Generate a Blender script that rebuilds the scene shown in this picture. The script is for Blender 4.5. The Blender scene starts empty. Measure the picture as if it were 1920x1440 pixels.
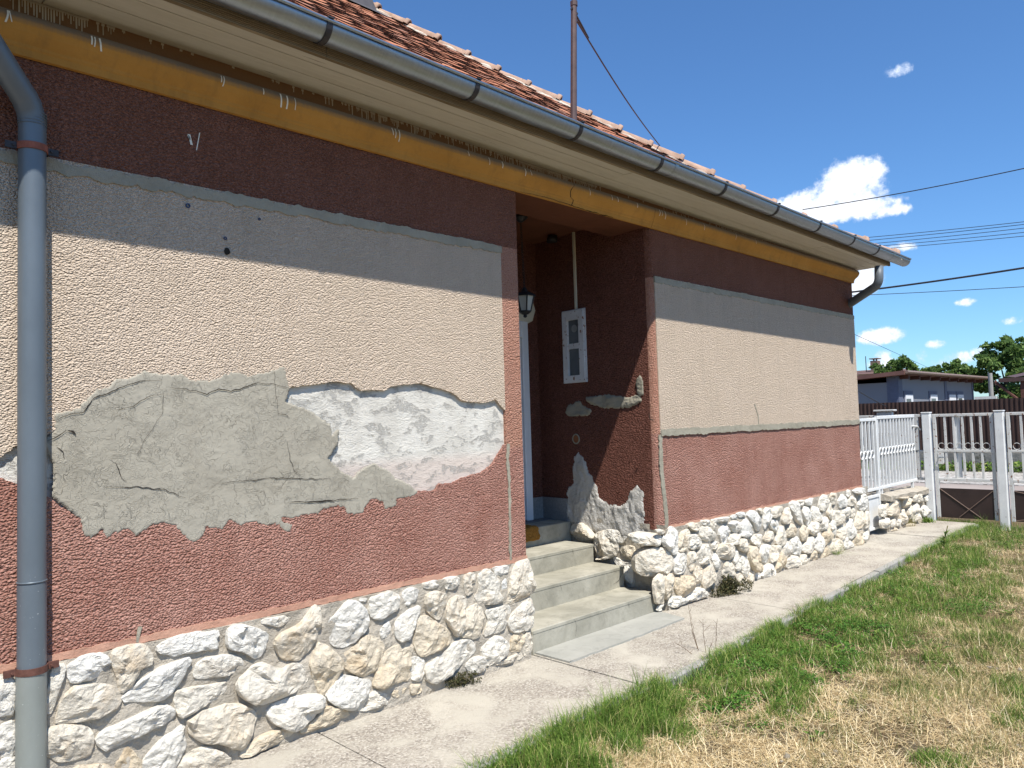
import bpy, bmesh, math, random
import numpy as np
from mathutils import Vector, Matrix

random.seed(7)
RNG = np.random.default_rng(7)
D = bpy.data
scene = bpy.context.scene
COL = scene.collection

# ------------------------------------------------------------------ camera
F = 1440.0
YAW, PITCH, ROLL = 0.788962192, 0.0486759624, -0.0294554389
CAM = np.array([0.0, -3.7, 1.6])


def cam_axes():
    fw = np.array([math.sin(YAW) * math.cos(PITCH), math.cos(YAW) * math.cos(PITCH), math.sin(PITCH)])
    r = np.array([math.cos(YAW), -math.sin(YAW), 0.0])
    u = np.cross(r, fw)
    r2 = r * math.cos(ROLL) + u * math.sin(ROLL)
    return r2, np.cross(r2, fw), fw


CR, CU, CF = cam_axes()
cam = D.cameras.new("camera")
cam_ob = D.objects.new("camera", cam)
COL.objects.link(cam_ob)
cam.sensor_width = 36.0
cam.lens = F / 1920.0 * 36.0
cam.clip_start = 0.05
cam.clip_end = 3000.0
mw = Matrix.Identity(4)
for i in range(3):
    mw[i][0], mw[i][1], mw[i][2], mw[i][3] = CR[i], CU[i], -CF[i], CAM[i]
cam_ob.matrix_world = mw
scene.camera = cam_ob


def ray(px, py):
    return CR * ((px - 960.0) / F) - CU * ((py - 720.0) / F) + CF


def U(px, py, x=None, y=None, z=None):
    """survey helper: the measured point on the plane x=, y= or z="""
    d = ray(px, py)
    t = (x - CAM[0]) / d[0] if x is not None else ((y - CAM[1]) / d[1] if y is not None else (z - CAM[2]) / d[2])
    return CAM + d * t


def UP(px, py, p0, n):
    d = ray(px, py)
    t = np.dot(np.asarray(p0) - CAM, n) / np.dot(d, n)
    return CAM + d * t


def project(P):
    q = np.asarray(P, float) - CAM
    a, b, c = q @ CR, q @ CU, q @ CF
    c = np.where(c < 0.05, 0.05, c)
    return 960 + F * a / c, 720 - F * b / c


# ------------------------------------------------------------------ light
SUN = np.array([0.49, 1.0, -1.91])
SUN = SUN / np.linalg.norm(SUN)
EL = math.asin(-SUN[2])
ROT = math.atan2(-SUN[0], -SUN[1])

sun = D.lights.new("sun", "SUN")
sun.energy = 5.0
sun.angle = math.radians(0.5)
sun.color = (1.0, 0.965, 0.90)
sun_ob = D.objects.new("sun", sun)
COL.objects.link(sun_ob)
sun_ob.rotation_euler = Vector(SUN).to_track_quat("-Z", "Y").to_euler()

scene.view_settings.view_transform = "Standard"
scene.view_settings.look = "None"
scene.view_settings.exposure = 0.55
scene.view_settings.gamma = 1.0
scene.view_settings.use_curve_mapping = False

world = D.worlds.new("World")
scene.world = world
world.use_nodes = True
wt = world.node_tree
wt.nodes.clear()


def NW(nt, typ, ins=None, **props):
    n = nt.nodes.new(typ)
    for k, v in props.items():
        setattr(n, k, v)
    for k, v in (ins or {}).items():
        s = n.inputs[k]
        if isinstance(v, bpy.types.NodeSocket):
            nt.links.new(v, s)
        else:
            s.default_value = v
    return n


def M2(nt, op, a, b=None, c=None, clamp=False):
    ins = {0: a}
    if b is not None:
        ins[1] = b
    if c is not None:
        ins[2] = c
    n = NW(nt, "ShaderNodeMath", ins, operation=op)
    n.use_clamp = clamp
    return n.outputs[0]


def build_world():
    nt = wt
    sky = NW(nt, "ShaderNodeTexSky", sky_type="NISHITA")
    sky.sun_disc = False
    sky.sun_elevation = EL
    sky.sun_rotation = ROT
    sky.altitude = 100.0
    sky.air_density = 1.0
    sky.dust_density = 0.25
    sky.ozone_density = 5.0
    tint = NW(nt, "ShaderNodeMix", {"Factor": 1.0}, data_type="RGBA", blend_type="MULTIPLY")
    nt.links.new(sky.outputs[0], tint.inputs[6])
    tint.inputs[7].default_value = (0.78, 1.09, 1.34, 1)
    bg = NW(nt, "ShaderNodeBackground", {"Color": tint.outputs[2], "Strength": 0.088})
    tc = NW(nt, "ShaderNodeTexCoord")
    sep = NW(nt, "ShaderNodeSeparateXYZ", {0: tc.outputs["Generated"]})
    az = M2(nt, "ARCTAN2", sep.outputs[0], sep.outputs[1])
    el = M2(nt, "ARCSINE", sep.outputs[2])
    ae = NW(nt, "ShaderNodeCombineXYZ", {0: az, 1: el, 2: 0.0}).outputs[0]
    # cumulus heads: centre and half size, measured in the sky
    blobs = [(1602, 330, 50, 34), (1570, 350, 44, 36), (1630, 335, 28, 40), (1612, 362, 50, 36), (1545, 374, 56, 26), (1490, 384, 52, 17), (1590, 388, 78, 25),
             (1640, 384, 50, 15), (1668, 394, 34, 13), (1540, 400, 70, 18), (1685, 132, 26, 13),
             (1622, 522, 36, 22), (1612, 542, 26, 18), (1650, 630, 42, 16), (1628, 634, 24, 12), (1668, 628, 22, 15),
             (1655, 668, 22, 18), (1680, 682, 60, 14), (1800, 672, 44, 15), (1770, 680, 40, 12), (1755, 646, 22, 9),
             (1812, 567, 22, 8), (1725, 668, 18, 20), (1690, 464, 34, 10), (1840, 662, 30, 12), (1900, 600, 30, 10)]
    soft = {10: .75, 16: .55, 17: .6, 18: .55, 19: .55, 20: .6, 21: .6, 22: .45, 23: .55, 24: .5, 25: .3}
    field = None
    for i, (px, py, rx, ry) in enumerate(blobs):
        d = ray(px, py)
        d = d / np.linalg.norm(d)
        a0, e0 = math.atan2(d[0], d[1]), math.asin(d[2])
        cz = 1.0 / (1.0 + ((px - 960) / F) ** 2)
        ra, re = rx / F * cz / math.cos(e0) * 1.25, ry / F * 0.88 * 1.25
        v = NW(nt, "ShaderNodeVectorMath", {0: ae, 1: (a0, e0, 0)}, operation="SUBTRACT").outputs[0]
        v = NW(nt, "ShaderNodeVectorMath", {0: v, 1: (1 / ra, 1 / re, 0)}, operation="MULTIPLY").outputs[0]
        r2 = NW(nt, "ShaderNodeVectorMath", {0: v, 1: v}, operation="DOT_PRODUCT").outputs["Value"]
        f = M2(nt, "SUBTRACT", soft.get(i, 1.0), r2)
        field = f if field is None else M2(nt, "SMOOTH_MAX", field, f, 0.25)
    n1 = NW(nt, "ShaderNodeTexNoise", {"Vector": tc.outputs["Generated"], "Scale": 42.0, "Detail": 9.0, "Roughness": 0.62})
    n2 = NW(nt, "ShaderNodeTexNoise", {"Vector": tc.outputs["Generated"], "Scale": 130.0, "Detail": 5.0, "Roughness": 0.6})
    nn = M2(nt, "ADD", M2(nt, "MULTIPLY", M2(nt, "SUBTRACT", n1.outputs[0], 0.5), 2.0),
            M2(nt, "MULTIPLY", M2(nt, "SUBTRACT", n2.outputs[0], 0.5), 0.9))
    field = M2(nt, "ADD", M2(nt, "SUBTRACT", field, 0.12), nn)
    mask = NW(nt, "ShaderNodeMapRange", {0: field, 1: -0.12, 2: 0.62, 3: 0.0, 4: 1.0}, interpolation_type="SMOOTHSTEP").outputs[0]
    mask = M2(nt, "MULTIPLY", mask, 0.94)
    body = NW(nt, "ShaderNodeMapRange", {0: M2(nt, "ADD", field, M2(nt, "MULTIPLY", nn, 0.6)), 1: 0.1, 2: 0.9, 3: 0.0, 4: 1.0}).outputs[0]
    mixc = NW(nt, "ShaderNodeMix", {"Factor": body}, data_type="RGBA")
    mixc.inputs[6].default_value = (0.56, 0.66, 0.84, 1)
    mixc.inputs[7].default_value = (0.93, 0.94, 0.97, 1)
    bg2 = NW(nt, "ShaderNodeBackground", {"Color": mixc.outputs[2], "Strength": 0.95})
    mx = NW(nt, "ShaderNodeMixShader", {0: mask, 1: bg.outputs[0], 2: bg2.outputs[0]})
    NW(nt, "ShaderNodeOutputWorld", {0: mx.outputs[0]})


build_world()

# ------------------------------------------------------------------ numeric noise


def _hash(ix, iy, iz, seed):
    h = (ix.astype(np.int64) * 374761393 + iy.astype(np.int64) * 668265263 + iz.astype(np.int64) * 2147483647 + seed * 1274126177) & 0xFFFFFFFF
    h = ((h ^ (h >> 13)) * 1274126177) & 0xFFFFFFFF
    h = h ^ (h >> 16)
    return (h & 0xFFFF) / 65535.0


def vnoise(p, seed=0):
    p = np.asarray(p, float)
    i = np.floor(p)
    f = p - i
    f = f * f * (3 - 2 * f)
    out = 0
    for a in (0, 1):
        for b in (0, 1):
            for c in (0, 1):
                w = (f[..., 0] if a else 1 - f[..., 0]) * (f[..., 1] if b else 1 - f[..., 1]) * (f[..., 2] if c else 1 - f[..., 2])
                out = out + w * _hash(i[..., 0] + a, i[..., 1] + b, i[..., 2] + c, seed)
    return out * 2 - 1


def fbm(p, seed=0, octv=4, gain=0.5):
    p = np.asarray(p, float)
    s, a = 0, 1.0
    for k in range(octv):
        s = s + a * vnoise(p * (2.03 ** k) + k * 17.3, seed + k)
        a *= gain
    return s


# ------------------------------------------------------------------ object helpers
def link(o, parent=None):
    COL.objects.link(o)
    if parent is not None:
        o.parent = parent
        o.matrix_parent_inverse = parent.matrix_basis.inverted()
    return o


def tag(o, label=None, cat=None, group=None, kind=None):
    if label:
        o["label"] = label
    if cat:
        o["category"] = cat
    if group:
        o["group"] = group
    if kind:
        o["kind"] = kind
    return o


def empty(name, loc, label, cat, group=None):
    o = D.objects.new(name, None)
    o.location = loc
    o.empty_display_size = 0.2
    link(o)
    return tag(o, label, cat, group)


class MB:
    def __init__(self):
        self.v, self.f, self.mi = [], [], []

    def add(self, vs, fs, mi=0):
        b = len(self.v)
        self.v.extend([tuple(map(float, p)) for p in vs])
        for f in fs:
            self.f.append(tuple(b + i for i in f))
            self.mi.append(mi)

    def box(self, x0, x1, y0, y1, z0, z1, mi=0, tf=None):
        vs = [(x0, y0, z0), (x1, y0, z0), (x1, y1, z0), (x0, y1, z0), (x0, y0, z1), (x1, y0, z1), (x1, y1, z1), (x0, y1, z1)]
        if tf:
            vs = [tf(p) for p in vs]
        self.add(vs, [(0, 3, 2, 1), (4, 5, 6, 7), (0, 1, 5, 4), (1, 2, 6, 5), (2, 3, 7, 6), (3, 0, 4, 7)], mi)

    def cbox(self, x0, x1, y0, y1, z0, z1, b=0.004, mi=0):
        """box with chamfered edges"""
        bm = bmesh.new()
        bmesh.ops.create_cube(bm, size=1.0)
        for v in bm.verts:
            v.co = Vector((x0 + (v.co.x + .5) * (x1 - x0), y0 + (v.co.y + .5) * (y1 - y0), z0 + (v.co.z + .5) * (z1 - z0)))
        bmesh.ops.bevel(bm, geom=bm.edges[:], offset=b, segments=1, affect="EDGES")
        bm.verts.index_update()
        self.add([v.co[:] for v in bm.verts], [[v.index for v in f.verts] for f in bm.faces], mi)
        bm.free()

    def tube(self, pts, r, n=10, mi=0, cap=True, ref=None):
        pts = [np.array(p, float) for p in pts]
        m = len(pts)
        rs = r if hasattr(r, "__len__") else [r] * m
        vs = []
        prev = None
        for i, p in enumerate(pts):
            t = pts[min(i + 1, m - 1)] - pts[max(i - 1, 0)]
            t = t / (np.linalg.norm(t) + 1e-9)
            if prev is None:
                a = np.array(ref, float) if ref is not None else (np.array([0, 0, 1.0]) if abs(t[2]) < .9 else np.array([1.0, 0, 0]))
            else:
                a = prev
            a = a - t * np.dot(a, t)
            a = a / np.linalg.norm(a)
            prev = a
            b = np.cross(t, a)
            for k in range(n):
                w = 2 * math.pi * k / n
                vs.append(p + rs[i] * (a * math.cos(w) + b * math.sin(w)))
        fs = []
        for i in range(m - 1):
            for k in range(n):
                fs.append((i * n + k, i * n + (k + 1) % n, (i + 1) * n + (k + 1) % n, (i + 1) * n + k))
        if cap:
            fs.append(tuple(range(n - 1, -1, -1)))
            fs.append(tuple((m - 1) * n + k for k in range(n)))
        self.add(vs, fs, mi)

    def lathe(self, prof, c, n=16, mi=0, axis=2):
        vs = []
        for r, h in prof:
            for k in range(n):
                w = 2 * math.pi * k / n
                q = [c[0] + r * math.cos(w), c[1] + r * math.sin(w), c[2] + h]
                if axis == 1:
                    q = [c[0] + r * math.cos(w), c[1] + h, c[2] + r * math.sin(w)]
                if axis == 0:
                    q = [c[0] + h, c[1] + r * math.cos(w), c[2] + r * math.sin(w)]
                vs.append(q)
        m = len(prof)
        fs = [(i * n + k, i * n + (k + 1) % n, (i + 1) * n + (k + 1) % n, (i + 1) * n + k) for i in range(m - 1) for k in range(n)]
        self.add(vs, fs, mi)

    def prism(self, poly, fn, d0, d1, mi=0, mside=None, back=False):
        """poly of (u,v); fn(u,v,d)->3D; front at d0, back at d1"""
        n = len(poly)
        vs = [fn(u, v, d0) for u, v in poly] + [fn(u, v, d1) for u, v in poly]
        self.add(vs, [tuple(range(n))] + ([tuple(range(2 * n - 1, n - 1, -1))] if back else []), mi)
        b = len(self.v) - 2 * n
        for i in range(n):
            j = (i + 1) % n
            self.f.append((b + i, b + n + i, b + n + j, b + j))
            self.mi.append(mi if mside is None else mside)

    def build(self, name, mats, parent=None, smooth=False, fix=False):
        me = D.meshes.new(name)
        me.from_pydata(self.v, [], self.f)
        mats = mats if isinstance(mats, (list, tuple)) else [mats]
        for m in mats:
            me.materials.append(m)
        me.polygons.foreach_set("material_index", self.mi)
        me.polygons.foreach_set("use_smooth", [smooth] * len(self.f))
        me.update()
        if fix:
            bm = bmesh.new()
            bm.from_mesh(me)
            bmesh.ops.recalc_face_normals(bm, faces=bm.faces[:])
            bm.to_mesh(me)
            bm.free()
        return link(D.objects.new(name, me), parent)


def big_mesh(name, verts, faces_n, loops, mat, parent=None, smooth=False):
    """verts Nx3, loops flat index array, faces_n verts per face array"""
    me = D.meshes.new(name)
    me.vertices.add(len(verts))
    me.vertices.foreach_set("co", np.asarray(verts, np.float32).ravel())
    me.loops.add(len(loops))
    me.loops.foreach_set("vertex_index", np.asarray(loops, np.int32))
    me.polygons.add(len(faces_n))
    st = np.concatenate([[0], np.cumsum(faces_n)[:-1]])
    me.polygons.foreach_set("loop_start", st.astype(np.int32))
    me.polygons.foreach_set("use_smooth", np.full(len(faces_n), smooth))
    me.materials.append(mat)
    me.update(calc_edges=True)
    me.validate()
    return link(D.objects.new(name, me), parent)


def absorb(target, src):
    """surface marks become part of the mesh they lie on"""
    off = len(target.data.materials)
    for m in src.data.materials:
        target.data.materials.append(m)
    bm = bmesh.new()
    bm.from_mesh(target.data)
    n = len(bm.faces)
    bm.from_mesh(src.data)
    bm.faces.ensure_lookup_table()
    for f in bm.faces[n:]:
        f.material_index += off
    bm.to_mesh(target.data)
    bm.free()
    D.objects.remove(src)


def resample(poly, step, closed=True):
    P = np.array(poly, float)
    if closed:
        P = np.vstack([P, P[:1]])
    seg = np.linalg.norm(np.diff(P, axis=0), axis=1)
    L = np.concatenate([[0], np.cumsum(seg)])
    n = max(3, int(L[-1] / step))
    t = np.linspace(0, L[-1], n, endpoint=not closed)
    return np.stack([np.interp(t, L, P[:, k]) for k in range(P.shape[1])], 1)


def ragged(poly, step=0.012, amp=0.006, seed=0, freq=45.0, closed=True):
    P = resample(poly, step, closed)
    q = np.concatenate([P, np.zeros((len(P), 1)) + seed * 3.1], 1)
    o1 = fbm(q * freq, seed, 3)
    o2 = fbm(q * freq + 91.7, seed + 5, 3)
    P = P + amp * np.stack([o1, o2], 1)
    return [tuple(p) for p in P]


# ------------------------------------------------------------------ materials
def new_mat(name, rough=0.9, spec=0.25, metal=0.0):
    m = D.materials.new(name)
    m.use_nodes = True
    nt = m.node_tree
    b = nt.nodes["Principled BSDF"]
    b.inputs["Roughness"].default_value = rough
    b.inputs["Specular IOR Level"].default_value = spec
    b.inputs["Metallic"].default_value = metal
    return m, nt, b


def pos(nt, scale=None):
    g = NW(nt, "ShaderNodeNewGeometry").outputs["Position"]
    if scale is not None:
        g = NW(nt, "ShaderNodeVectorMath", {0: g, 1: scale}, operation="MULTIPLY").outputs[0]
    return g


def noise(nt, vec, scale, detail=4.0, rough=0.55, dist=0.0):
    return NW(nt, "ShaderNodeTexNoise", {"Vector": vec, "Scale": scale, "Detail": detail, "Roughness": rough, "Distortion": dist}).outputs[0]


def ramp(nt, fac, stops):
    n = NW(nt, "ShaderNodeValToRGB", {0: fac})
    cr = n.color_ramp
    while len(cr.elements) < len(stops):
        cr.elements.new(0.5)
    for e, (p, c) in zip(cr.elements, stops):
        e.position = p
        e.color = (*c, 1) if len(c) == 3 else c
    return n.outputs[0]


def mix(nt, fac, a, b, mode="MIX"):
    n = NW(nt, "ShaderNodeMix", data_type="RGBA", blend_type=mode)
    for s, v in ((n.inputs[0], fac), (n.inputs[6], a), (n.inputs[7], b)):
        if isinstance(v, bpy.types.NodeSocket):
            nt.links.new(v, s)
        else:
            s.default_value = (*v, 1) if hasattr(v, "__len__") and len(v) == 3 else v
    return n.outputs[2]


def bump(nt, b, height, dist=0.01, strength=1.0, prev=None):
    ins = {"Height": height, "Distance": dist, "Strength": strength}
    if prev is not None:
        ins["Normal"] = prev
    n = NW(nt, "ShaderNodeBump", ins)
    nt.links.new(n.outputs[0], b.inputs["Normal"])
    return n.outputs[0]


def setc(nt, b, c):
    if isinstance(c, bpy.types.NodeSocket):
        nt.links.new(c, b.inputs["Base Color"])
    else:
        b.inputs["Base Color"].default_value = (*c, 1)


def roughcast(name, c1, c2, c3, c4, grain=104.0, depth=0.017):
    m, nt, b = new_mat(name, 0.95, 0.1)
    p = pos(nt, (1.0, 1.0, 1.35))
    n1 = noise(nt, p, grain, 4.0, 0.65, 0.1)
    n2 = noise(nt, p, grain * 0.42, 2.0, 0.5, 0.4)
    vo = NW(nt, "ShaderNodeTexVoronoi", {"Vector": p, "Scale": grain * 1.05, "Smoothness": 0.25, "Randomness": 1.0}, feature="SMOOTH_F1").outputs["Distance"]
    rid = M2(nt, "ABSOLUTE", M2(nt, "SUBTRACT", n1, 0.5))
    h = M2(nt, "ADD", M2(nt, "MULTIPLY", n1, 0.55), M2(nt, "MULTIPLY", vo, -0.85))
    h = M2(nt, "ADD", h, M2(nt, "MULTIPLY", n2, 0.5))
    h = M2(nt, "ADD", h, M2(nt, "MULTIPLY", rid, -0.15))
    tone = noise(nt, pos(nt), 2.3, 7.0, 0.68)
    col = mix(nt, NW(nt, "ShaderNodeMapRange", {0: tone, 1: 0.32, 2: 0.68}).outputs[0], c1, c2)
    sp = noise(nt, p, grain * 1.9, 2.0, 0.5)
    col = mix(nt, NW(nt, "ShaderNodeMapRange", {0: M2(nt, "ADD", M2(nt, "MULTIPLY", sp, .4), M2(nt, "MULTIPLY", n1, .6)), 1: 0.50, 2: 0.64, 4: 0.8}).outputs[0], col, c3)
    col = mix(nt, NW(nt, "ShaderNodeMapRange", {0: n1, 1: 0.47, 2: 0.36, 4: 0.45}).outputs[0], col, c4)
    streak = noise(nt, pos(nt, (3.0, 3.0, 0.35)), 4.0, 4.0, 0.6)
    col = mix(nt, NW(nt, "ShaderNodeMapRange", {0: streak, 1: 0.48, 2: 0.72, 4: 0.20}).outputs[0], col, (c1[0] * .62, c1[1] * .62, c1[2] * .62))
    setc(nt, b, col)
    bump(nt, b, h, depth, 1.0)
    return m


M_BEIGE = roughcast("beige_roughcast", (0.66, 0.53, 0.41), (0.60, 0.48, 0.365), (0.72, 0.60, 0.48), (0.38, 0.31, 0.24))
M_RED = roughcast("red_roughcast", (0.34, 0.150, 0.110), (0.47, 0.255, 0.20), (0.60, 0.385, 0.31), (0.19, 0.072, 0.052), 84.0, 0.026)
M_REDTOPSHADE = roughcast("eave_shaded_red_roughcast", (0.215, 0.092, 0.062), (0.26, 0.118, 0.084), (0.36, 0.19, 0.14), (0.13, 0.048, 0.034), 80.0, 0.026)  # same red coat, with the shade under the eave put into its colour
M_REVEALSHADE = roughcast("shade_darkened_red_roughcast", (0.175, 0.070, 0.050), (0.22, 0.092, 0.066), (0.34, 0.155, 0.115), (0.06, 0.022, 0.016), 62.0, 0.036)  # red coat darkened so its colour carries the shade of the doorway recess
M_PINK = roughcast("faded_red_roughcast", (0.46, 0.225, 0.155), (0.51, 0.265, 0.19), (0.58, 0.38, 0.29), (0.24, 0.10, 0.07), 86.0, 0.026)


def cement_mat(name, c1, c2, relief=0.006, streaks=True, crack=False):
    m, nt, b = new_mat(name, 0.85, 0.2)
    p = pos(nt)
    n1 = noise(nt, p, 3.2, 6.0, 0.6, 0.6)
    n2 = noise(nt, p, 26.0, 5.0, 0.65, 0.3)
    n3 = noise(nt, p, 160.0, 3.0, 0.6)
    st_ = NW(nt, "ShaderNodeMapRange", {0: noise(nt, p, 8.0, 7.0, 0.72), 1: 0.52, 2: 0.66, 4: 0.35}).outputs[0]
    col = mix(nt, NW(nt, "ShaderNodeMapRange", {0: n1, 1: 0.35, 2: 0.65}).outputs[0], c1, c2)
    col = mix(nt, NW(nt, "ShaderNodeMapRange", {0: n2, 1: 0.55, 2: 0.8, 4: 0.35}).outputs[0], col, tuple(x * 0.78 for x in c1))
    col = mix(nt, st_, col, tuple(x * 0.62 for x in c1))
    h = M2(nt, "ADD", M2(nt, "MULTIPLY", n2, 0.35 if crack else 0.7), M2(nt, "MULTIPLY", n3, 0.18))
    h = M2(nt, "ADD", h, M2(nt, "MULTIPLY", n1, 1.6))
    if crack:
        w = noise(nt, p, 5.0, 4.0, 0.6)
        pv = NW(nt, "ShaderNodeVectorMath", {0: p, 1: NW(nt, "ShaderNodeCombineXYZ", {0: w, 1: w, 2: w}).outputs[0]}, operation="ADD").outputs[0]
        vo = NW(nt, "ShaderNodeTexVoronoi", {"Vector": pv, "Scale": 4.2, "Randomness": 1.0}, feature="DISTANCE_TO_EDGE").outputs["Distance"]
        ln = NW(nt, "ShaderNodeMapRange", {0: vo, 1: 0.0, 2: 0.012, 3: 1.0, 4: 0.0}).outputs[0]
        gate = NW(nt, "ShaderNodeMapRange", {0: noise(nt, p, 6.0, 2.0), 1: 0.5, 2: 0.6}).outputs[0]
        ln = M2(nt, "MULTIPLY", ln, gate)
        h = M2(nt, "SUBTRACT", h, M2(nt, "MULTIPLY", ln, 0.35))
        col = mix(nt, M2(nt, "MULTIPLY", ln, 0.55), col, tuple(x * 0.5 for x in c1))
        # trowel ridges
        tr = NW(nt, "ShaderNodeTexNoise", {"Vector": NW(nt, "ShaderNodeVectorMath", {0: pv, 1: (1.5, 1.0, 9.0)}, operation="MULTIPLY").outputs[0], "Scale": 3.0, "Detail": 3.0}).outputs[0]
        rid = M2(nt, "ABSOLUTE", M2(nt, "SUBTRACT", tr, 0.5))
        h = M2(nt, "ADD", h, M2(nt, "MULTIPLY", NW(nt, "ShaderNodeMapRange", {0: rid, 1: 0.0, 2: 0.03, 3: 1.0, 4: 0.0}).outputs[0], 0.25))
    setc(nt, b, col)
    bump(nt, b, h, relief, 1.0)
    return m


M_CEMENT = cement_mat("cement_repair", (0.325, 0.295, 0.235), (0.37, 0.34, 0.275), 0.006, crack=True)
M_STRIP = cement_mat("cement_strip", (0.28, 0.255, 0.195), (0.345, 0.315, 0.245), 0.012)
M_MORTAR = cement_mat("stone_mortar", (0.37, 0.325, 0.26), (0.46, 0.41, 0.335), 0.025)
M_STEP = cement_mat("step_concrete", (0.25, 0.235, 0.185), (0.39, 0.365, 0.295), 0.004)
M_SLABT = cement_mat("smooth_concrete", (0.29, 0.285, 0.25), (0.35, 0.34, 0.30), 0.002)


def bare_plaster():
    m, nt, b = new_mat("bare_white_plaster", 0.92, 0.1)
    p = pos(nt)
    n1 = noise(nt, pos(nt, (1, 1, 1.8)), 7.0, 9.0, 0.72, 0.2)
    n2 = noise(nt, pos(nt, (1, 1, 2.2)), 60.0, 6.0, 0.75)
    n3 = noise(nt, pos(nt, (2.2, 1, 1)), 2.6, 5.0, 0.6)
    z = NW(nt, "ShaderNodeSeparateXYZ", {0: p}).outputs[2]
    col = mix(nt, NW(nt, "ShaderNodeMapRange", {0: n3, 1: 0.4, 2: 0.62}).outputs[0], (0.61, 0.575, 0.505), (0.70, 0.665, 0.59))
    low = NW(nt, "ShaderNodeMapRange", {0: z, 1: 1.42, 2: 1.36}).outputs[0]
    col = mix(nt, M2(nt, "MULTIPLY", low, 0.8), col, (0.62, 0.52, 0.45))
    grey = M2(nt, "MULTIPLY", NW(nt, "ShaderNodeMapRange", {0: n1, 1: 0.53, 2: 0.57}).outputs[0], NW(nt, "ShaderNodeMapRange", {0: n2, 1: 0.45, 2: 0.49}).outputs[0])
    col = mix(nt, M2(nt, "MULTIPLY", grey, 0.7), col, (0.42, 0.40, 0.365))
    setc(nt, b, col)
    h = M2(nt, "ADD", M2(nt, "MULTIPLY", n1, 1.0), M2(nt, "MULTIPLY", n2, 0.5))
    bump(nt, b, M2(nt, "SUBTRACT", h, M2(nt, "MULTIPLY", grey, 0.25)), 0.014, 1.0)
    return m


M_PLASTER = bare_plaster()


def stone_mat():
    m, nt, b = new_mat("limestone", 0.85, 0.2)
    p = pos(nt)
    isl = NW(nt, "ShaderNodeNewGeometry").outputs["Random Per Island"]
    n1 = noise(nt, p, 7.0, 6.0, 0.65, 0.8)
    n2 = noise(nt, p, 55.0, 6.0, 0.7, 0.2)
    z = NW(nt, "ShaderNodeSeparateXYZ", {0: p}).outputs[2]
    sel = M2(nt, "ADD", M2(nt, "MULTIPLY", isl, .75), M2(nt, "MULTIPLY", NW(nt, "ShaderNodeMapRange", {0: z, 1: 0.60, 2: 0.05}).outputs[0], .38))
    col = ramp(nt, sel, [(0.0, (0.68, 0.655, 0.60)), (0.4, (0.66, 0.62, 0.54)), (0.8, (0.62, 0.545, 0.43)), (1.0, (0.57, 0.48, 0.35))])
    tan = M2(nt, "MULTIPLY", NW(nt, "ShaderNodeMapRange", {0: n1, 1: 0.5, 2: 0.68}).outputs[0], M2(nt, "ADD", M2(nt, "MULTIPLY", isl, 0.55), 0.12))
    col = mix(nt, tan, col, (0.44, 0.32, 0.19))
    gr = NW(nt, "ShaderNodeMapRange", {0: noise(nt, p, 16.0, 5.0, 0.6), 1: 0.56, 2: 0.72, 4: 0.5}).outputs[0]
    col = mix(nt, gr, col, (0.30, 0.285, 0.255))
    setc(nt, b, col)
    vo = NW(nt, "ShaderNodeTexVoronoi", {"Vector": p, "Scale": 30.0, "Randomness": 1.0}, feature="F1").outputs["Distance"]
    h = M2(nt, "ADD", n2, M2(nt, "MULTIPLY", vo, 0.6))
    bump(nt, b, h, 0.013, 1.0)
    return m


M_STONE = stone_mat()


def plain(name, c, rough=0.6, spec=0.3, metal=0.0, var=0.12, scale=8.0, dirt=None, relief=0.0):
    m, nt, b = new_mat(name, rough, spec, metal)
    n = noise(nt, pos(nt), scale, 5.0, 0.6)
    col = mix(nt, NW(nt, "ShaderNodeMapRange", {0: n, 1: 0.3, 2: 0.7}).outputs[0], tuple(x * (1 - var) for x in c), tuple(min(1, x * (1 + var)) for x in c))
    if dirt:
        n2 = noise(nt, pos(nt), scale * 4, 5.0, 0.65)
        col = mix(nt, NW(nt, "ShaderNodeMapRange", {0: n2, 1: dirt[1], 2: dirt[1] + 0.06}).outputs[0], col, dirt[0])
    setc(nt, b, col)
    if relief:
        bump(nt, b, noise(nt, pos(nt), scale * 12, 4.0, 0.6), relief, 0.8)
    return m


M_YELLOW = None


def cornice_mat():
    m, nt, b = new_mat("ochre_cornice_paint", 0.85, 0.15)
    p = pos(nt)
    z = NW(nt, "ShaderNodeSeparateXYZ", {0: p}).outputs[2]
    n1 = noise(nt, p, 2.4, 5.0, 0.6)
    n2 = noise(nt, pos(nt, (6, 6, 1)), 9.0, 5.0, 0.6)
    col = mix(nt, NW(nt, "ShaderNodeMapRange", {0: n1, 1: 0.35, 2: 0.65}).outputs[0], (0.41, 0.20, 0.045), (0.49, 0.25, 0.06))
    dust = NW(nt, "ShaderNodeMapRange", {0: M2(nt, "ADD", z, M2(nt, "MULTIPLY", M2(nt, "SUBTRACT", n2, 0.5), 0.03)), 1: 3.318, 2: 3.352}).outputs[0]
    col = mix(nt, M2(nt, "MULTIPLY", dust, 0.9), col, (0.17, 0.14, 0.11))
    st = NW(nt, "ShaderNodeMapRange", {0: noise(nt, pos(nt, (5, 5, 1)), 3.0, 6.0, .7), 1: 0.5, 2: 0.72, 4: 0.35}).outputs[0]
    col = mix(nt, st, col, (0.20, 0.115, 0.045))
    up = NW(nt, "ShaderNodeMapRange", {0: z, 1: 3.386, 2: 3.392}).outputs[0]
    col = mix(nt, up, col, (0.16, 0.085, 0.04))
    setc(nt, b, col)
    bump(nt, b, noise(nt, p, 60.0, 4.0, 0.6), 0.004, 0.8)
    return m


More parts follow.
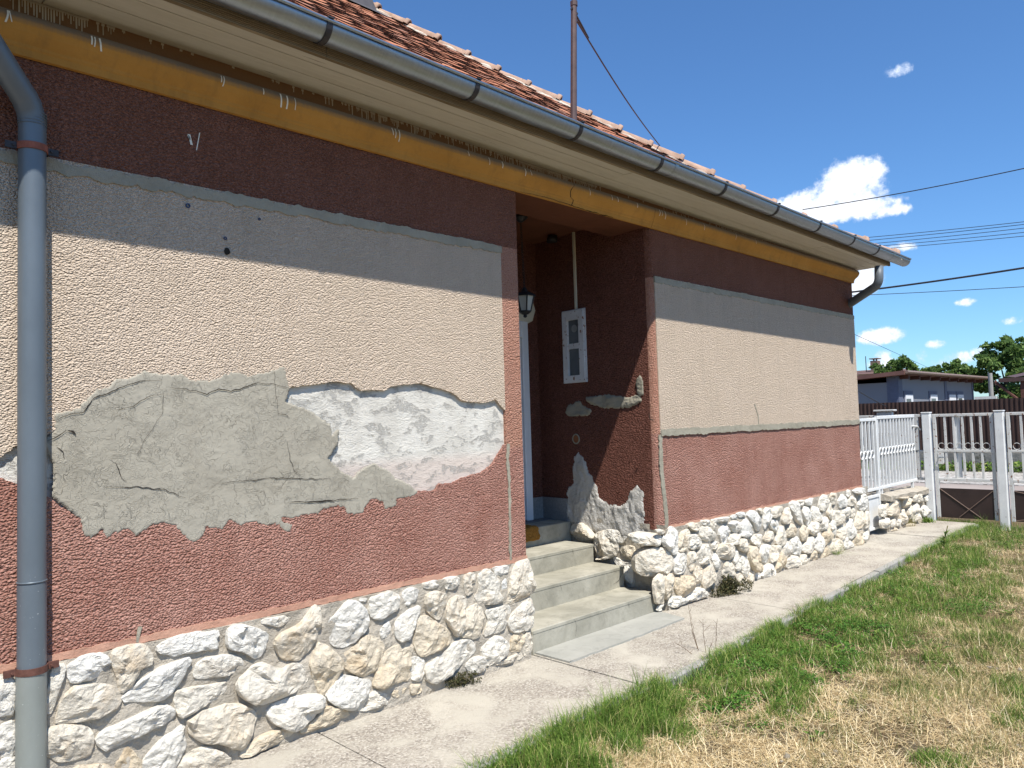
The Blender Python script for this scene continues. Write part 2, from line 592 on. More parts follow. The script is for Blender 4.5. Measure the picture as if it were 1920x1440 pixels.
M_YELLOW = cornice_mat()
M_DRIP = plain("dried_paint_drips", (0.36, 0.31, 0.235), 0.6)
M_DRIPW = plain("white_paint_drips", (0.72, 0.69, 0.60), 0.6)
M_CRACK = plain("dark_crack", (0.035, 0.03, 0.025), 0.95, 0.05)


def soffit_mat():
    m, nt, b = new_mat("cream_painted_boards", 0.6, 0.3)
    p = pos(nt, (0.35, 4.0, 4.0))
    n1 = noise(nt, p, 6.0, 6.0, 0.65, 0.6)
    n2 = noise(nt, pos(nt, (0.25, 6.0, 6.0)), 14.0, 4.0, 0.7)
    col = mix(nt, NW(nt, "ShaderNodeMapRange", {0: n1, 1: 0.35, 2: 0.7}).outputs[0], (0.56, 0.54, 0.48), (0.48, 0.46, 0.40))
    col = mix(nt, NW(nt, "ShaderNodeMapRange", {0: n2, 1: 0.66, 2: 0.70, 4: 0.8}).outputs[0], col, (0.12, 0.09, 0.06))
    setc(nt, b, col)
    bump(nt, b, n1, 0.004, 0.6)
    return m


M_SOFFIT = soffit_mat()


def fascia_mat():
    m, nt, b = new_mat("weathered_fascia_wood", 0.8, 0.2)
    p = pos(nt, (0.5, 3.0, 9.0))
    w = NW(nt, "ShaderNodeTexWave", {"Vector": p, "Scale": 4.0, "Distortion": 7.0, "Detail": 3.0, "Detail Scale": 0.7}, bands_direction="Z").outputs["Fac"]
    col = mix(nt, w, (0.17, 0.13, 0.085), (0.30, 0.245, 0.17))
    setc(nt, b, col)
    bump(nt, b, w, 0.004, 0.8)
    return m


M_FASCIA = fascia_mat()


def zinc_mat(name, c, rough=0.42):
    m, nt, b = new_mat(name, rough, 0.5, 0.92)
    p = pos(nt)
    n1 = noise(nt, pos(nt, (1, 8, 8)), 3.0, 6.0, 0.65)
    n2 = noise(nt, pos(nt, (14, 1, 1)), 4.0, 4.0, 0.6)
    f = M2(nt, "ADD", M2(nt, "MULTIPLY", n1, 0.5), M2(nt, "MULTIPLY", n2, 0.5))
    col = mix(nt, NW(nt, "ShaderNodeMapRange", {0: f, 1: 0.35, 2: 0.65}).outputs[0], tuple(x * 0.82 for x in c), c)
    setc(nt, b, col)
    r = NW(nt, "ShaderNodeMapRange", {0: n1, 1: 0.3, 2: 0.7, 3: rough - .06, 4: rough + .12}).outputs[0]
    nt.links.new(r, b.inputs["Roughness"])
    bump(nt, b, noise(nt, p, 9.0, 3.0), 0.004, 0.4)
    return m


M_ZINC = zinc_mat("zinc_gutter", (0.34, 0.39, 0.44), 0.38)


def pipe_mat(name, c, chips, rough=0.45):
    m, nt, b = new_mat(name, rough, 0.4, 0.25)
    n1 = noise(nt, pos(nt, (1, 1, .5)), 5.0, 6.0, 0.65)
    col = mix(nt, NW(nt, "ShaderNodeMapRange", {0: n1, 1: 0.35, 2: 0.65}).outputs[0], tuple(x * 0.86 for x in c), c)
    n2 = noise(nt, pos(nt), 90.0, 3.0, 0.6)
    z = NW(nt, "ShaderNodeSeparateXYZ", {0: pos(nt)}).outputs[2]
    lo = NW(nt, "ShaderNodeMapRange", {0: z, 1: 1.15, 2: 0.9}).outputs[0]
    sp = M2(nt, "MULTIPLY", NW(nt, "ShaderNodeMapRange", {0: n2, 1: 0.70, 2: 0.73}).outputs[0], lo)
    col = mix(nt, sp, col, chips)
    setc(nt, b, col)
    return m


M_PIPE = pipe_mat("blue_grey_pipe", (0.145, 0.172, 0.195), (0.5, 0.52, 0.53), 0.42)
M_PIPEL = pipe_mat("greenish_galvanised_pipe", (0.28, 0.30, 0.275), (0.5, 0.52, 0.48), 0.5)
M_PIPED = plain("dark_grey_pipe", (0.11, 0.125, 0.14), 0.5, 0.4)
M_RUST = plain("rusty_iron", (0.13, 0.06, 0.045), 0.8, 0.3, 0.3, 0.35, 30.0)
M_RUSTR = plain("red_rust_strap", (0.26, 0.09, 0.06), 0.8, 0.3, 0.1, 0.3, 30.0)
M_IRON = plain("dark_iron_strap", (0.045, 0.042, 0.045), 0.6, 0.4, 0.3, 0.3, 20.0)
M_MAST = plain("brown_iron_mast", (0.10, 0.065, 0.06), 0.55, 0.4, 0.2, 0.25, 12.0)


def tile_mat():
    m, nt, b = new_mat("clay_roof_tiles", 0.85, 0.2)
    isl = NW(nt, "ShaderNodeNewGeometry").outputs["Random Per Island"]
    n1 = noise(nt, pos(nt), 14.0, 6.0, 0.7)
    col = ramp(nt, isl, [(0.0, (0.27, 0.10, 0.052)), (0.35, (0.37, 0.145, 0.078)), (0.7, (0.43, 0.185, 0.105)), (1.0, (0.30, 0.145, 0.10))])
    col = mix(nt, NW(nt, "ShaderNodeMapRange", {0: n1, 1: 0.58, 2: 0.68, 4: 0.8}).outputs[0], col, (0.10, 0.06, 0.045))
    setc(nt, b, col)
    bump(nt, b, n1, 0.008, 0.7)
    return m


M_TILE = tile_mat()
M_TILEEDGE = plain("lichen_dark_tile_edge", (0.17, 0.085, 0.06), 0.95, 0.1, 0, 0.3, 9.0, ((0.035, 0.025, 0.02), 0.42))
M_HIP = plain("weathered_hip_tiles", (0.37, 0.25, 0.185), 0.9, 0.15, 0, 0.25, 9.0, ((0.15, 0.10, 0.075), 0.62), 0.006)
M_LIME = plain("lime_mortar", (0.62, 0.57, 0.48), 0.95, 0.1, 0, 0.2, 20.0, None, 0.01)
M_CHIM = plain("pale_chimney_brick", (0.52, 0.42, 0.30), 0.95, 0.1, 0, 0.2, 12.0, ((0.20, 0.15, 0.1), 0.6), 0.006)
M_FLASH = plain("dark_lead_flashing", (0.075, 0.07, 0.075), 0.6, 0.4, 0.2, 0.2, 9.0)


def white_paint(name, c=(0.70, 0.70, 0.68), rust=0.66, rough=0.45):
    m, nt, b = new_mat(name, rough, 0.35)
    n1 = noise(nt, pos(nt), 7.0, 6.0, 0.65)
    n2 = noise(nt, pos(nt), 22.0, 5.0, 0.65)
    col = mix(nt, NW(nt, "ShaderNodeMapRange", {0: n1, 1: 0.35, 2: 0.7}).outputs[0], c, tuple(x * .86 for x in c))
    col = mix(nt, NW(nt, "ShaderNodeMapRange", {0: n2, 1: rust, 2: rust + .04}).outputs[0], col, (0.20, 0.09, 0.045))
    setc(nt, b, col)
    return m


M_WHITE = white_paint("white_gate_paint")
M_WHITEOLD = white_paint("flaking_white_gate_paint", (0.58, 0.57, 0.54), 0.60)
M_WINPAINT = white_paint("peeling_window_paint", (0.66, 0.66, 0.66), 0.60)
M_PVC = plain("white_door_plastic", (0.74, 0.75, 0.77), 0.35, 0.4, 0, 0.03)
M_BROWNSHEET = plain("brown_gate_sheet", (0.034, 0.020, 0.017), 0.55, 0.35, 0, 0.25, 4.0, ((0.10, 0.06, 0.045), 0.68))
M_BROWNROD = plain("brown_gate_rod", (0.19, 0.13, 0.10), 0.6)
M_GLASS = plain("dusky_window_pane", (0.10, 0.115, 0.125), 0.15, 0.5, 0, 0.2, 3.0)
M_BLACK = plain("black_lantern_metal", (0.018, 0.018, 0.02), 0.5, 0.4)
M_LGLASS = plain("frosted_lantern_glass", (0.36, 0.38, 0.36), 0.35, 0.4, 0, 0.08)
M_CREAMP = plain("cream_plastic", (0.62, 0.58, 0.46), 0.5, 0.3, 0, 0.05)
M_COIR = plain("orange_brown_coir", (0.42, 0.20, 0.045), 1.0, 0.05, 0, 0.3, 60.0, None, 0.02)
M_TERRAZZO = plain("grey_terrazzo_skirting", (0.22, 0.22, 0.22), 0.5, 0.3, 0, 0.2, 60.0, ((0.5, 0.5, 0.48), 0.62))
M_FLOOR = plain("dark_landing_floor", (0.16, 0.16, 0.165), 0.6, 0.3, 0, 0.15, 10.0)
M_BLUE = plain("anchor_plug_blue", (0.04, 0.06, 0.12), 0.5)


def walk_mat():
    m, nt, b = new_mat("exposed_aggregate_concrete", 0.95, 0.12)
    p = pos(nt)
    n1 = noise(nt, p, 1.8, 5.0, 0.6)
    vo = NW(nt, "ShaderNodeTexVoronoi", {"Vector": p, "Scale": 95.0, "Randomness": 1.0}, feature="F1")
    bw = NW(nt, "ShaderNodeRGBToBW", {0: vo.outputs["Color"]}).outputs[0]
    n2 = noise(nt, p, 130.0, 3.0, 0.7)
    worn = NW(nt, "ShaderNodeMapRange", {0: noise(nt, p, 2.6, 6.0, 0.65, 0.4), 1: 0.38, 2: 0.58}).outputs[0]
    base = mix(nt, NW(nt, "ShaderNodeMapRange", {0: n1, 1: 0.35, 2: 0.65}).outputs[0], (0.48, 0.44, 0.365), (0.41, 0.375, 0.31))
    ag = ramp(nt, bw, [(0.0, (0.15, 0.13, 0.11)), (0.4, (0.30, 0.26, 0.215)), (0.7, (0.42, 0.375, 0.315)), (1.0, (0.60, 0.555, 0.48))])
    col = mix(nt, M2(nt, "MULTIPLY", worn, 0.8), base, ag)
    col = mix(nt, NW(nt, "ShaderNodeMapRange", {0: n2, 1: 0.55, 2: 0.75, 4: 0.5}).outputs[0], col, (0.19, 0.165, 0.135))
    setc(nt, b, col)
    h = M2(nt, "ADD", M2(nt, "MULTIPLY", n2, 0.7), M2(nt, "MULTIPLY", M2(nt, "MULTIPLY", vo.outputs["Distance"], worn), -0.9))
    bump(nt, b, h, 0.008, 1.0)
    return m


M_WALK = walk_mat()
M_KERB = cement_mat("kerb_concrete", (0.28, 0.265, 0.235), (0.34, 0.325, 0.29), 0.008)


def soil_mat():
    m, nt, b = new_mat("dry_straw_soil", 1.0, 0.05)
    p = pos(nt)
    n1 = noise(nt, p, 2.5, 6.0, 0.65)
    n2 = noise(nt, pos(nt, (1, 2.4, 1)), 70.0, 4.0, 0.7, 1.5)
    col = ramp(nt, n2, [(0.3, (0.07, 0.05, 0.03)), (0.5, (0.20, 0.145, 0.08)), (0.75, (0.42, 0.32, 0.18))])
    col = mix(nt, NW(nt, "ShaderNodeMapRange", {0: n1, 1: 0.48, 2: 0.62, 4: 0.6}).outputs[0], col, (0.22, 0.18, 0.12))
    setc(nt, b, col)
    bump(nt, b, n2, 0.02, 1.0)
    return m


M_SOIL = soil_mat()


def blade_mat(name, stops, trans=0.25):
    m, nt, b = new_mat(name, 0.7, 0.2)
    isl = NW(nt, "ShaderNodeNewGeometry").outputs["Random Per Island"]
    col = ramp(nt, isl, stops)
    setc(nt, b, col)
    tr = NW(nt, "ShaderNodeBsdfTranslucent", {0: col})
    ms = NW(nt, "ShaderNodeMixShader", {0: trans, 1: b.outputs[0], 2: tr.outputs[0]})
    nt.links.new(ms.outputs[0], nt.nodes["Material Output"].inputs[0])
    return m


M_GRASS = blade_mat("green_grass_blades", [(0.0, (0.045, 0.105, 0.014)), (0.5, (0.115, 0.205, 0.03)), (0.85, (0.21, 0.30, 0.055)), (1.0, (0.48, 0.40, 0.18))])
M_OLIVE = blade_mat("olive_grass_blades", [(0.0, (0.10, 0.13, 0.04)), (0.45, (0.20, 0.20, 0.075)), (0.8, (0.36, 0.30, 0.13)), (1.0, (0.50, 0.40, 0.20))])
M_STRAW = blade_mat("dry_straw_blades", [(0.0, (0.20, 0.13, 0.065)), (0.25, (0.46, 0.335, 0.165)), (0.65, (0.70, 0.545, 0.30)), (1.0, (0.82, 0.71, 0.48))], 0.15)
M_CLOVER = blade_mat("clover_leaves", [(0.0, (0.03, 0.09, 0.012)), (0.6, (0.08, 0.18, 0.026)), (1.0, (0.15, 0.26, 0.045))])
M_MOSS = blade_mat("dry_moss_leaves", [(0.0, (0.03, 0.028, 0.016)), (0.6, (0.075, 0.08, 0.03)), (1.0, (0.15, 0.115, 0.055))])
M_LEAF = blade_mat("tree_leaves", [(0.0, (0.05, 0.10, 0.025)), (0.5, (0.12, 0.205, 0.05)), (1.0, (0.25, 0.34, 0.11))], 0.45)
M_BARK = plain("grey_bark", (0.12, 0.09, 0.065), 0.95, 0.1, 0, 0.3, 8.0)

# ------------------------------------------------------------------ setting: ground
XC, XP = 9.835, 3.815          # far corner of the house, left edge of the doorway
KERB = [(-6.0, -1.0), (2.0, -1.0), (2.9, -1.0), (4.2, -1.0), (5.8, -0.93), (9.1, -0.76), (11.9, -0.72), (12.15, -0.72)]


def kerb_y(x):
    return np.interp(x, [k[0] for k in KERB], [k[1] for k in KERB])


# one ground sheet to the horizon, finer near the house
def ground():
    xs = np.concatenate([[-900, -300, -100, -40, -15], np.arange(-8, 14.01, 0.25), [16, 20, 26, 40, 80, 200, 500, 1200]])
    ys = np.concatenate([[-900, -300, -100, -40, -20], np.arange(-12, 6.01, 0.25), [8, 12, 20, 40, 100, 300, 900]])
    gx, gy = np.meshgrid(xs, ys)
    z = -0.07 + 0.025 * fbm(np.stack([gx * 1.3, gy * 1.3, gx * 0], -1), 3, 3)
    z = np.where((gx > 12.1) | (gx < -8.1) | (gy < -12.1) | (gy > 0.3), -0.10, z)
    me_v = np.stack([gx, gy, z], -1).reshape(-1, 3)
    nx, ny = len(xs), len(ys)
    i = np.arange(nx * ny).reshape(ny, nx)
    q = np.stack([i[:-1, :-1], i[:-1, 1:], i[1:, 1:], i[1:, :-1]], -1).reshape(-1, 4)
    o = big_mesh("ground", me_v, np.full(len(q), 4), q.ravel(), M_SOIL, smooth=True)
    tag(o, kind="structure")


ground()


def sidewalk():
    mb = MB()
    xb = [-6.0, -3.2, -0.5, 2.17, 3.86, 6.1, 8.4, 10.6, 12.15]
    for a, b in zip(xb[:-1], xb[1:]):
        a2, b2 = a + 0.006, b - 0.006
        n = max(3, int((b2 - a2) / 0.3))
        top, bot = [], []
        xs = np.linspace(a2, b2, n)
        sk = 0.035 if abs(a - 3.86) > .01 else 0.0
        front = [(x - 0.02, kerb_y(x) + 0.07) for x in xs]
        back = [(x, 0.3) for x in xs[::-1]]
        poly = front + back
        mb.prism(poly, lambda u, v, d: (u, v, d), 0.0 + random.uniform(-.003, .003), -0.12)
    o = mb.build("sidewalk", M_WALK)
    tag(o, kind="structure")
    mb = MB()
    k = -6.0
    while k < 12.0:
        L = 1.0
        b = min(k + L - 0.008, 12.15)
        y0, y1 = float(kerb_y(k)), float(kerb_y(b))
        dz = random.uniform(-.006, .006)
        vs = []
        for x, y in ((k, y0), (b, y1)):
            for (dy, z) in ((0, -.15), (0, -.002), (.006, .008), (.054, .008), (.06, -.002), (.06, -.15)):
                vs.append((x, y + dy, z + dz))
        fs = [(i, i + 1, i + 7, i + 6) for i in range(5)] + [(5, 4, 3, 2, 1, 0), (6, 7, 8, 9, 10, 11)]
        mb.add(vs, fs)
        k += L
    o = mb.build("kerb", M_KERB, fix=True)
    tag(o, kind="structure")


sidewalk()


def street():
    m, nt, b = new_mat("worn_street_paving", 0.95, 0.1)
    p = pos(nt)
    n1 = noise(nt, p, 0.7, 5.0, 0.6)
    n2 = noise(nt, p, 40.0, 4.0, 0.7)
    col = mix(nt, NW(nt, "ShaderNodeMapRange", {0: n1, 1: 0.35, 2: 0.65}).outputs[0], (0.27, 0.225, 0.20), (0.34, 0.29, 0.26))
    col = mix(nt, NW(nt, "ShaderNodeMapRange", {0: n2, 1: 0.5, 2: 0.7, 4: 0.5}).outputs[0], col, (0.18, 0.15, 0.13))
    setc(nt, b, col)
    mb = MB()
    mb.box(14.2, 18.4, -80, 120, -0.14, -0.02)
    tag(mb.build("street", m), kind="structure")
    m, nt, b = new_mat("pale_gravel", 0.95, 0.1)
    p = pos(nt)
    vo = NW(nt, "ShaderNodeTexVoronoi", {"Vector": p, "Scale": 16.0}, feature="F1").outputs["Color"]
    bw = NW(nt, "ShaderNodeRGBToBW", {0: vo}).outputs[0]
    setc(nt, b, ramp(nt, bw, [(0.2, (0.22, 0.20, 0.175)), (0.5, (0.38, 0.355, 0.32)), (0.9, (0.54, 0.51, 0.47))]))
    bump(nt, b, bw, 0.05, 1.0)
    mb = MB()
    mb.box(18.4, 21.9, -80, 120, -0.13, 0.0)
    tag(mb.build("gravel_verge", m), kind="structure")


street()

# ------------------------------------------------------------------ the house
house = empty("house", (3.0, 1.5, 0.0), "single storey house in beige and red roughcast with stone plinth and tiled hip roof", "house")


def F0(u, v, d):
    return (u, d, v)


def wp(px, py, y=0.0):
    q = U(px, py, y=y)
    return (q[0], q[2])


def zl(px, py, sx, ox, oy):
    return (ox + px / sx, oy + py / sx)


# reveal plane of the doorway (right hand side, slightly skewed)
RV0 = np.array([5.436, 0.06, 0.0])
RV1 = np.array([5.575, 1.46, 0.0])
RVd = (RV1 - RV0) / np.linalg.norm(RV1 - RV0)
RVn = np.array([-RVd[1], RVd[0], 0.0])       # faces the doorway (-x)
BACKY = 1.46


def RVf(u, v, d):
    p = RV0 + RVd * u - RVn * d
    return (p[0], p[1], v)


def RVo(u, v, d):
    return RVf(u, v, -d)


def rv(px, py):
    q = UP(px, py, RV0, RVn)
    return (float(np.dot(q - RV0, RVd)), float(q[2]))


# ---- core masonry behind the render
mb = MB()
mb.box(-6.0, XP - 0.012, 0.022, 1.46, 0.0, 3.45)          # left part incl. left reveal
mb.box(5.60, XC - 0.02, 0.022, 7.0, 0.0, 3.40)
mb.box(-6.0, 5.60, BACKY + 0.001, 7.0, 0.0, 3.45)
mb.build("wall", M_PLASTER, house)

# ---- render layers
# edge of the fallen-off area, left to right (lower lip of the beige coat)
crack_px = [(2, 857), (14, 848), (30, 838), (60, 824), (95, 812), (112, 799), (140, 781), (167, 757), (200, 742), (240, 720), (300, 714), (360, 731), (420, 735), (480, 719),
            (520, 719), (541, 727), (572, 722), (599, 719), (628, 714), (659, 719), (677, 733), (701, 731), (723, 733), (733, 724), (760, 721), (789, 718),
            (818, 727), (849, 735), (866, 752), (906, 755), (930, 749), (940, 762), (948, 769)]
top_edge = [wp(*p) for p in crack_px]
low_px = [(2, 897), (40, 910), (87, 930), (110, 948), (150, 972), (200, 976), (300, 966), (370, 982), (450, 957), (530, 947), (600, 927), (700, 917), (785, 921), (815, 920), (826, 907),
          (846, 907), (870, 895), (904, 886), (922, 873), (938, 849), (947, 834)]
low_edge = [wp(*p) for p in low_px]
XB = 3.655                                              # beige panel / pilaster joint


def rag_line(pts, step, amp, seed, freq=45):
    return ragged(pts, step, amp, seed, freq, closed=False)


zb = 1.432
beige = rag_line([(-5.0, zb), (0.6, zb), top_edge[0]], 0.02, 0.002, 1) + rag_line(top_edge, 0.008, 0.0045, 2, 60) + \
    [(XB, top_edge[-1][1]), (XB, 2.80), (-5.0, 2.80)]
mb = MB()
mb.prism(beige, F0, 0.0, 0.024)
beige_left = mb.build("beige_render", M_BEIGE, house)

red = [(-5.0, 0.650)] + rag_line([(-5.0, 0.655), (3.70, 0.655)], 0.01, 0.003, 5) + [(3.70, 0.66), (3.70, 1.42)] + \
    rag_line(low_edge[::-1], 0.008, 0.005, 4, 60) + [(0.6, zb), (-5.0, zb)]
mb = MB()
mb.prism(red, F0, 0.0, 0.024)
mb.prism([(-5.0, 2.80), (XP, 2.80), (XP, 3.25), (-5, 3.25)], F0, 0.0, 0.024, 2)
mb.prism([(3.7, 0.652), (XP, 0.652), (XP, 1.42), (3.7, 1.42)], F0, 0.0, 0.024)
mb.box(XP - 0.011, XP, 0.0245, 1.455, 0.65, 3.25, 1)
red_left = mb.build("red_render", [M_RED, M_REVEALSHADE, M_REDTOPSHADE], house)
mb = MB()
mb.prism([(XB, 1.42), (XP, 1.42), (XP, 2.80), (XB, 2.80)], F0, 0.0012, 0.0235)
mb.build("faded_pilaster", M_PINK, house)

# right hand side: reveal, rounded corner and front in one folded sheet
path = [(RV1[0], BACKY), (RV0[0], RV0[1])]
for k in range(1, 9):
    a = math.radians(90 * k / 8)
    path.append((RV0[0] + 0.045 * (1 - math.cos(a)), 0.06 - 0.06 * math.sin(a)))
front0 = path[-1][0]
path += [(5.50, 0.0), (XC, 0.0), (XC, 7.0)]


def fold(mb, z0, z1, nz=1, lo=None):
    zs = np.linspace(z0, z1, nz + 1)
    for i in range(len(path) - 1):
        (xa, ya), (xb_, yb) = path[i], path[i + 1]
        for j in range(nz):
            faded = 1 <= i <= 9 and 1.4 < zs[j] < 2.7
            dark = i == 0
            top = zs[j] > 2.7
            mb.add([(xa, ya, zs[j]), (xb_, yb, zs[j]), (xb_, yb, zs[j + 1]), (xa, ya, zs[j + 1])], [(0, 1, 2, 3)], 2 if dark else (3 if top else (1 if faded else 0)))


mb = MB()
fold(mb, 0.655, 1.46)
fold(mb, 1.46, 2.79)
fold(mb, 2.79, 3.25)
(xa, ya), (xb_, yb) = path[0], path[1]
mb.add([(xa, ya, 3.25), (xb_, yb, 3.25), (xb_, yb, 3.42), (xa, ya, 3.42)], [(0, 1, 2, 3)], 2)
mb.build("red_render", [M_RED, M_PINK, M_REVEALSHADE, M_REDTOPSHADE], house)

bp = [(5.482, 1.47)] + rag_line([(5.482, 1.47), (XC, 1.47)], 0.02, 0.004, 9) + [(XC - .001, 2.80), (5.476, 2.80)]
mb = MB()
mb.prism(bp, F0, -0.008, 0.0)
mb.build("beige_render", M_BEIGE, house)

# ---- cement strips over the joints
def strip(pts, th, seed, d0=-0.006, amp=0.012, name="cement_strip", mapf=F0, d1=0.001, mat=None):
    P = resample(pts, 0.012, closed=False)
    q = np.concatenate([P, np.zeros((len(P), 1))], 1)
    t = np.gradient(P, axis=0)
    t /= np.linalg.norm(t, axis=1)[:, None]
    nrm = np.stack([-t[:, 1], t[:, 0]], 1)
    big = 0.6 * fbm(q * 5, seed, 2)
    a = th * (0.5 + 0.16 * big) + amp * fbm(q * 38, seed, 3)
    b = th * (0.5 - 0.16 * big) + amp * fbm(q * 38, seed + 7, 3)
    up = P + nrm * a[:, None]
    dn = P - nrm * b[:, None]
    mb = MB()
    poly = [tuple(p) for p in dn] + [tuple(p) for p in up[::-1]]
    mb.prism(poly, mapf, d0, d1)
    return mb.build(name, mat or M_STRIP, house)


strip([(-5, 2.765), (0.9, 2.765), (3.66, 2.775)], 0.052, 21, -0.007, 0.010)
strip([(5.474, 2.772), (XC, 2.772)], 0.050, 22, -0.012, 0.009)
strip([(5.485, 1.468), (XC, 1.468)], 0.058, 23, -0.013, 0.007)
strip([wp(953, 832), wp(951, 858), wp(954, 900), wp(957, 1050)], 0.022, 24, -0.006, 0.006)
strip([wp(1237, 815), wp(1240, 880), wp(1246, 940), wp(1250, 990)], 0.050, 25, -0.007, 0.006)
strip([wp(1413, 757), wp(1420, 780), wp(1421, 800)], 0.016, 26, -0.011, 0.004)
strip([wp(262, 1175), wp(259, 1190), wp(256, 1204)], 0.016, 27, -0.006, 0.003)

# trowelled pale band under the red coat
for a, b, s in ((-5.0, XP + .01, 31), (5.50, XC, 32)):
    P = rag_line([(a, 0.648), (b, 0.648)], 0.012, 0.004, s) + rag_line([(b, 0.680), (a, 0.680)], 0.02, 0.006, s + 3)
    mb = MB()
    mb.prism(P, F0, -0.005, 0.001)
    mb.build("trowelled_edge", cement_mat("peach_trowelled_edge", (0.45, 0.24, 0.165), (0.50, 0.29, 0.205), 0.01) if s == 31 else D.materials["peach_trowelled_edge"], house)

def inside(px_, py_, poly):
    A = np.array(poly)
    B = np.roll(A, -1, 0)
    c_ = np.zeros(px_.shape, bool)
    for (x0, y0), (x1, y1) in zip(A, B):
        if y0 == y1:
            continue
        hit = ((y0 > py_) != (y1 > py_)) & (px_ < (x1 - x0) * (py_ - y0) / (y1 - y0) + x0)
        c_ ^= hit
    return c_


def lumpy(poly, fn, step, amp, lift, name, mat, fr=(14, 7)):
    A = np.array(poly)
    us = np.arange(A[:, 0].min(), A[:, 0].max() + step, step)
    vs_ = np.arange(A[:, 1].min(), A[:, 1].max() + step, step)
    gu, gv = np.meshgrid(us, vs_)
    q = np.stack([gu * fr[0], gv * fr[1], gu * 0], -1)
    d = lift + amp * (0.5 + fbm(q, 5, 4, .6)) + amp * .5 * np.abs(fbm(q * 2.3 + 5, 9, 3))
    ins = inside(gu, gv, poly)
    soft_ = ins.astype(float)
    for _ in range(2):
        pd = np.pad(soft_, 1, mode="edge")
        soft_ = (pd[:-2, 1:-1] + pd[2:, 1:-1] + pd[1:-1, :-2] + pd[1:-1, 2:] + pd[1:-1, 1:-1] * 2) / 6
    d = d * np.clip(soft_ * 1.15, 0, 1)
    d = np.where(ins, np.maximum(d, .0015), -0.004)
    mb = MB()
    nx = len(us)
    pts = [fn(a, b, c_) for a, b, c_ in zip(gu.ravel(), gv.ravel(), d.ravel())]
    fs = []
    for j in range(len(vs_) - 1):
        for i in range(nx - 1):
            if ins[j, i] or ins[j, i + 1] or ins[j + 1, i] or ins[j + 1, i + 1]:
                fs.append((j * nx + i, j * nx + i + 1, (j + 1) * nx + i + 1, (j + 1) * nx + i))
    mb.add(pts, fs)
    return mb.build(name, mat, house, smooth=True)


# ---- the big grey cement repair
z2 = lambda x, y: (x / 2.743, 525 + y / 2.743)
z6 = lambda x, y: (500 + x / 3.84, 680 + y / 3.84)
patch_px = [z2(*p) for p in [(232, 840), (262, 800), (285, 775), (280, 690), (330, 680), (400, 660), (450, 610), (500, 560), (560, 555), (590, 515), (660, 505), (740, 465), (830, 490),
                             (930, 485), (1010, 522), (1100, 517), (1190, 470), (1280, 490), (1400, 465), (1460, 445), (1490, 560), (1480, 600), (1466, 625), (1600, 680),
                             (1690, 740), (1712, 800), (1740, 770), (1740, 840), (1700, 890)]]
patch_px += [z6(*p) for p in [(440, 700), (560, 800), (620, 833), (700, 762), (770, 725), (880, 780), (930, 840), (1000, 862), (1090, 930), (1060, 958), (1010, 965), (935, 985), (930, 1030), (850, 1050), (840, 1000), (760, 985), (720, 1020),
                              (690, 1080), (620, 1092), (580, 1090), (560, 1040), (490, 1030), (400, 1060), (360, 1092), (280, 1090), (180, 1120), (110, 1110), (120, 1150), (185, 1165), (150, 1225), (95, 1180), (60, 1160), (0, 1170)]]
patch_px += [z2(*p) for p in [(1290, 1240), (1240, 1260), (1180, 1230), (1150, 1282), (1060, 1270), (1040, 1320), (990, 1350), (940, 1310), (900, 1260), (830, 1250), (770, 1270), (700, 1312), (640, 1280),
                              (550, 1322), (520, 1280), (470, 1335), (430, 1310), (415, 1230), (370, 1190), (330, 1150), (270, 1110), (285, 1030), (280, 940), (265, 900), (235, 880)]]
pp = ragged([wp(*p) for p in patch_px], 0.007, 0.0065, 41, 55)


patch = lumpy([(float(u), float(v)) for u, v in pp], lambda u, v, d: (u, -d, v), 0.006, 0.0018, 0.001, "cement_patch", M_CEMENT, (4, 8))


def cracks(lines, name, mapf=F0, d=-0.0075, w=0.0021, seed=0, parent=house, mat=None):
    mb = MB()
    for k, (pts, ww) in enumerate(lines):
        P = resample(pts, 0.008, closed=False)
        q = np.concatenate([P, np.zeros((len(P), 1)) + k], 1)
        P = P + 0.004 * np.stack([fbm(q * 40, seed, 3), fbm(q * 40 + 31, seed, 3)], 1)
        n = len(P)
        t = np.gradient(P, axis=0)
        t /= np.linalg.norm(t, axis=1)[:, None] + 1e-9
        nm = np.stack([-t[:, 1], t[:, 0]], 1)
        ws = w * ww * (0.25 + np.sin(np.linspace(0, math.pi, n)) * (0.8 + 0.5 * fbm(q * 25, seed + 3, 2)))
        ws = np.maximum(ws, 0.0006)
        a, b = P + nm * ws[:, None], P - nm * ws[:, None]
        vs = [mapf(*p, d) for p in a] + [mapf(*p, d) for p in b]
        mb.add(vs, [(i, i + 1, n + i + 1, n + i) for i in range(n - 1)])
    return mb.build(name, mat or M_CRACK, parent)


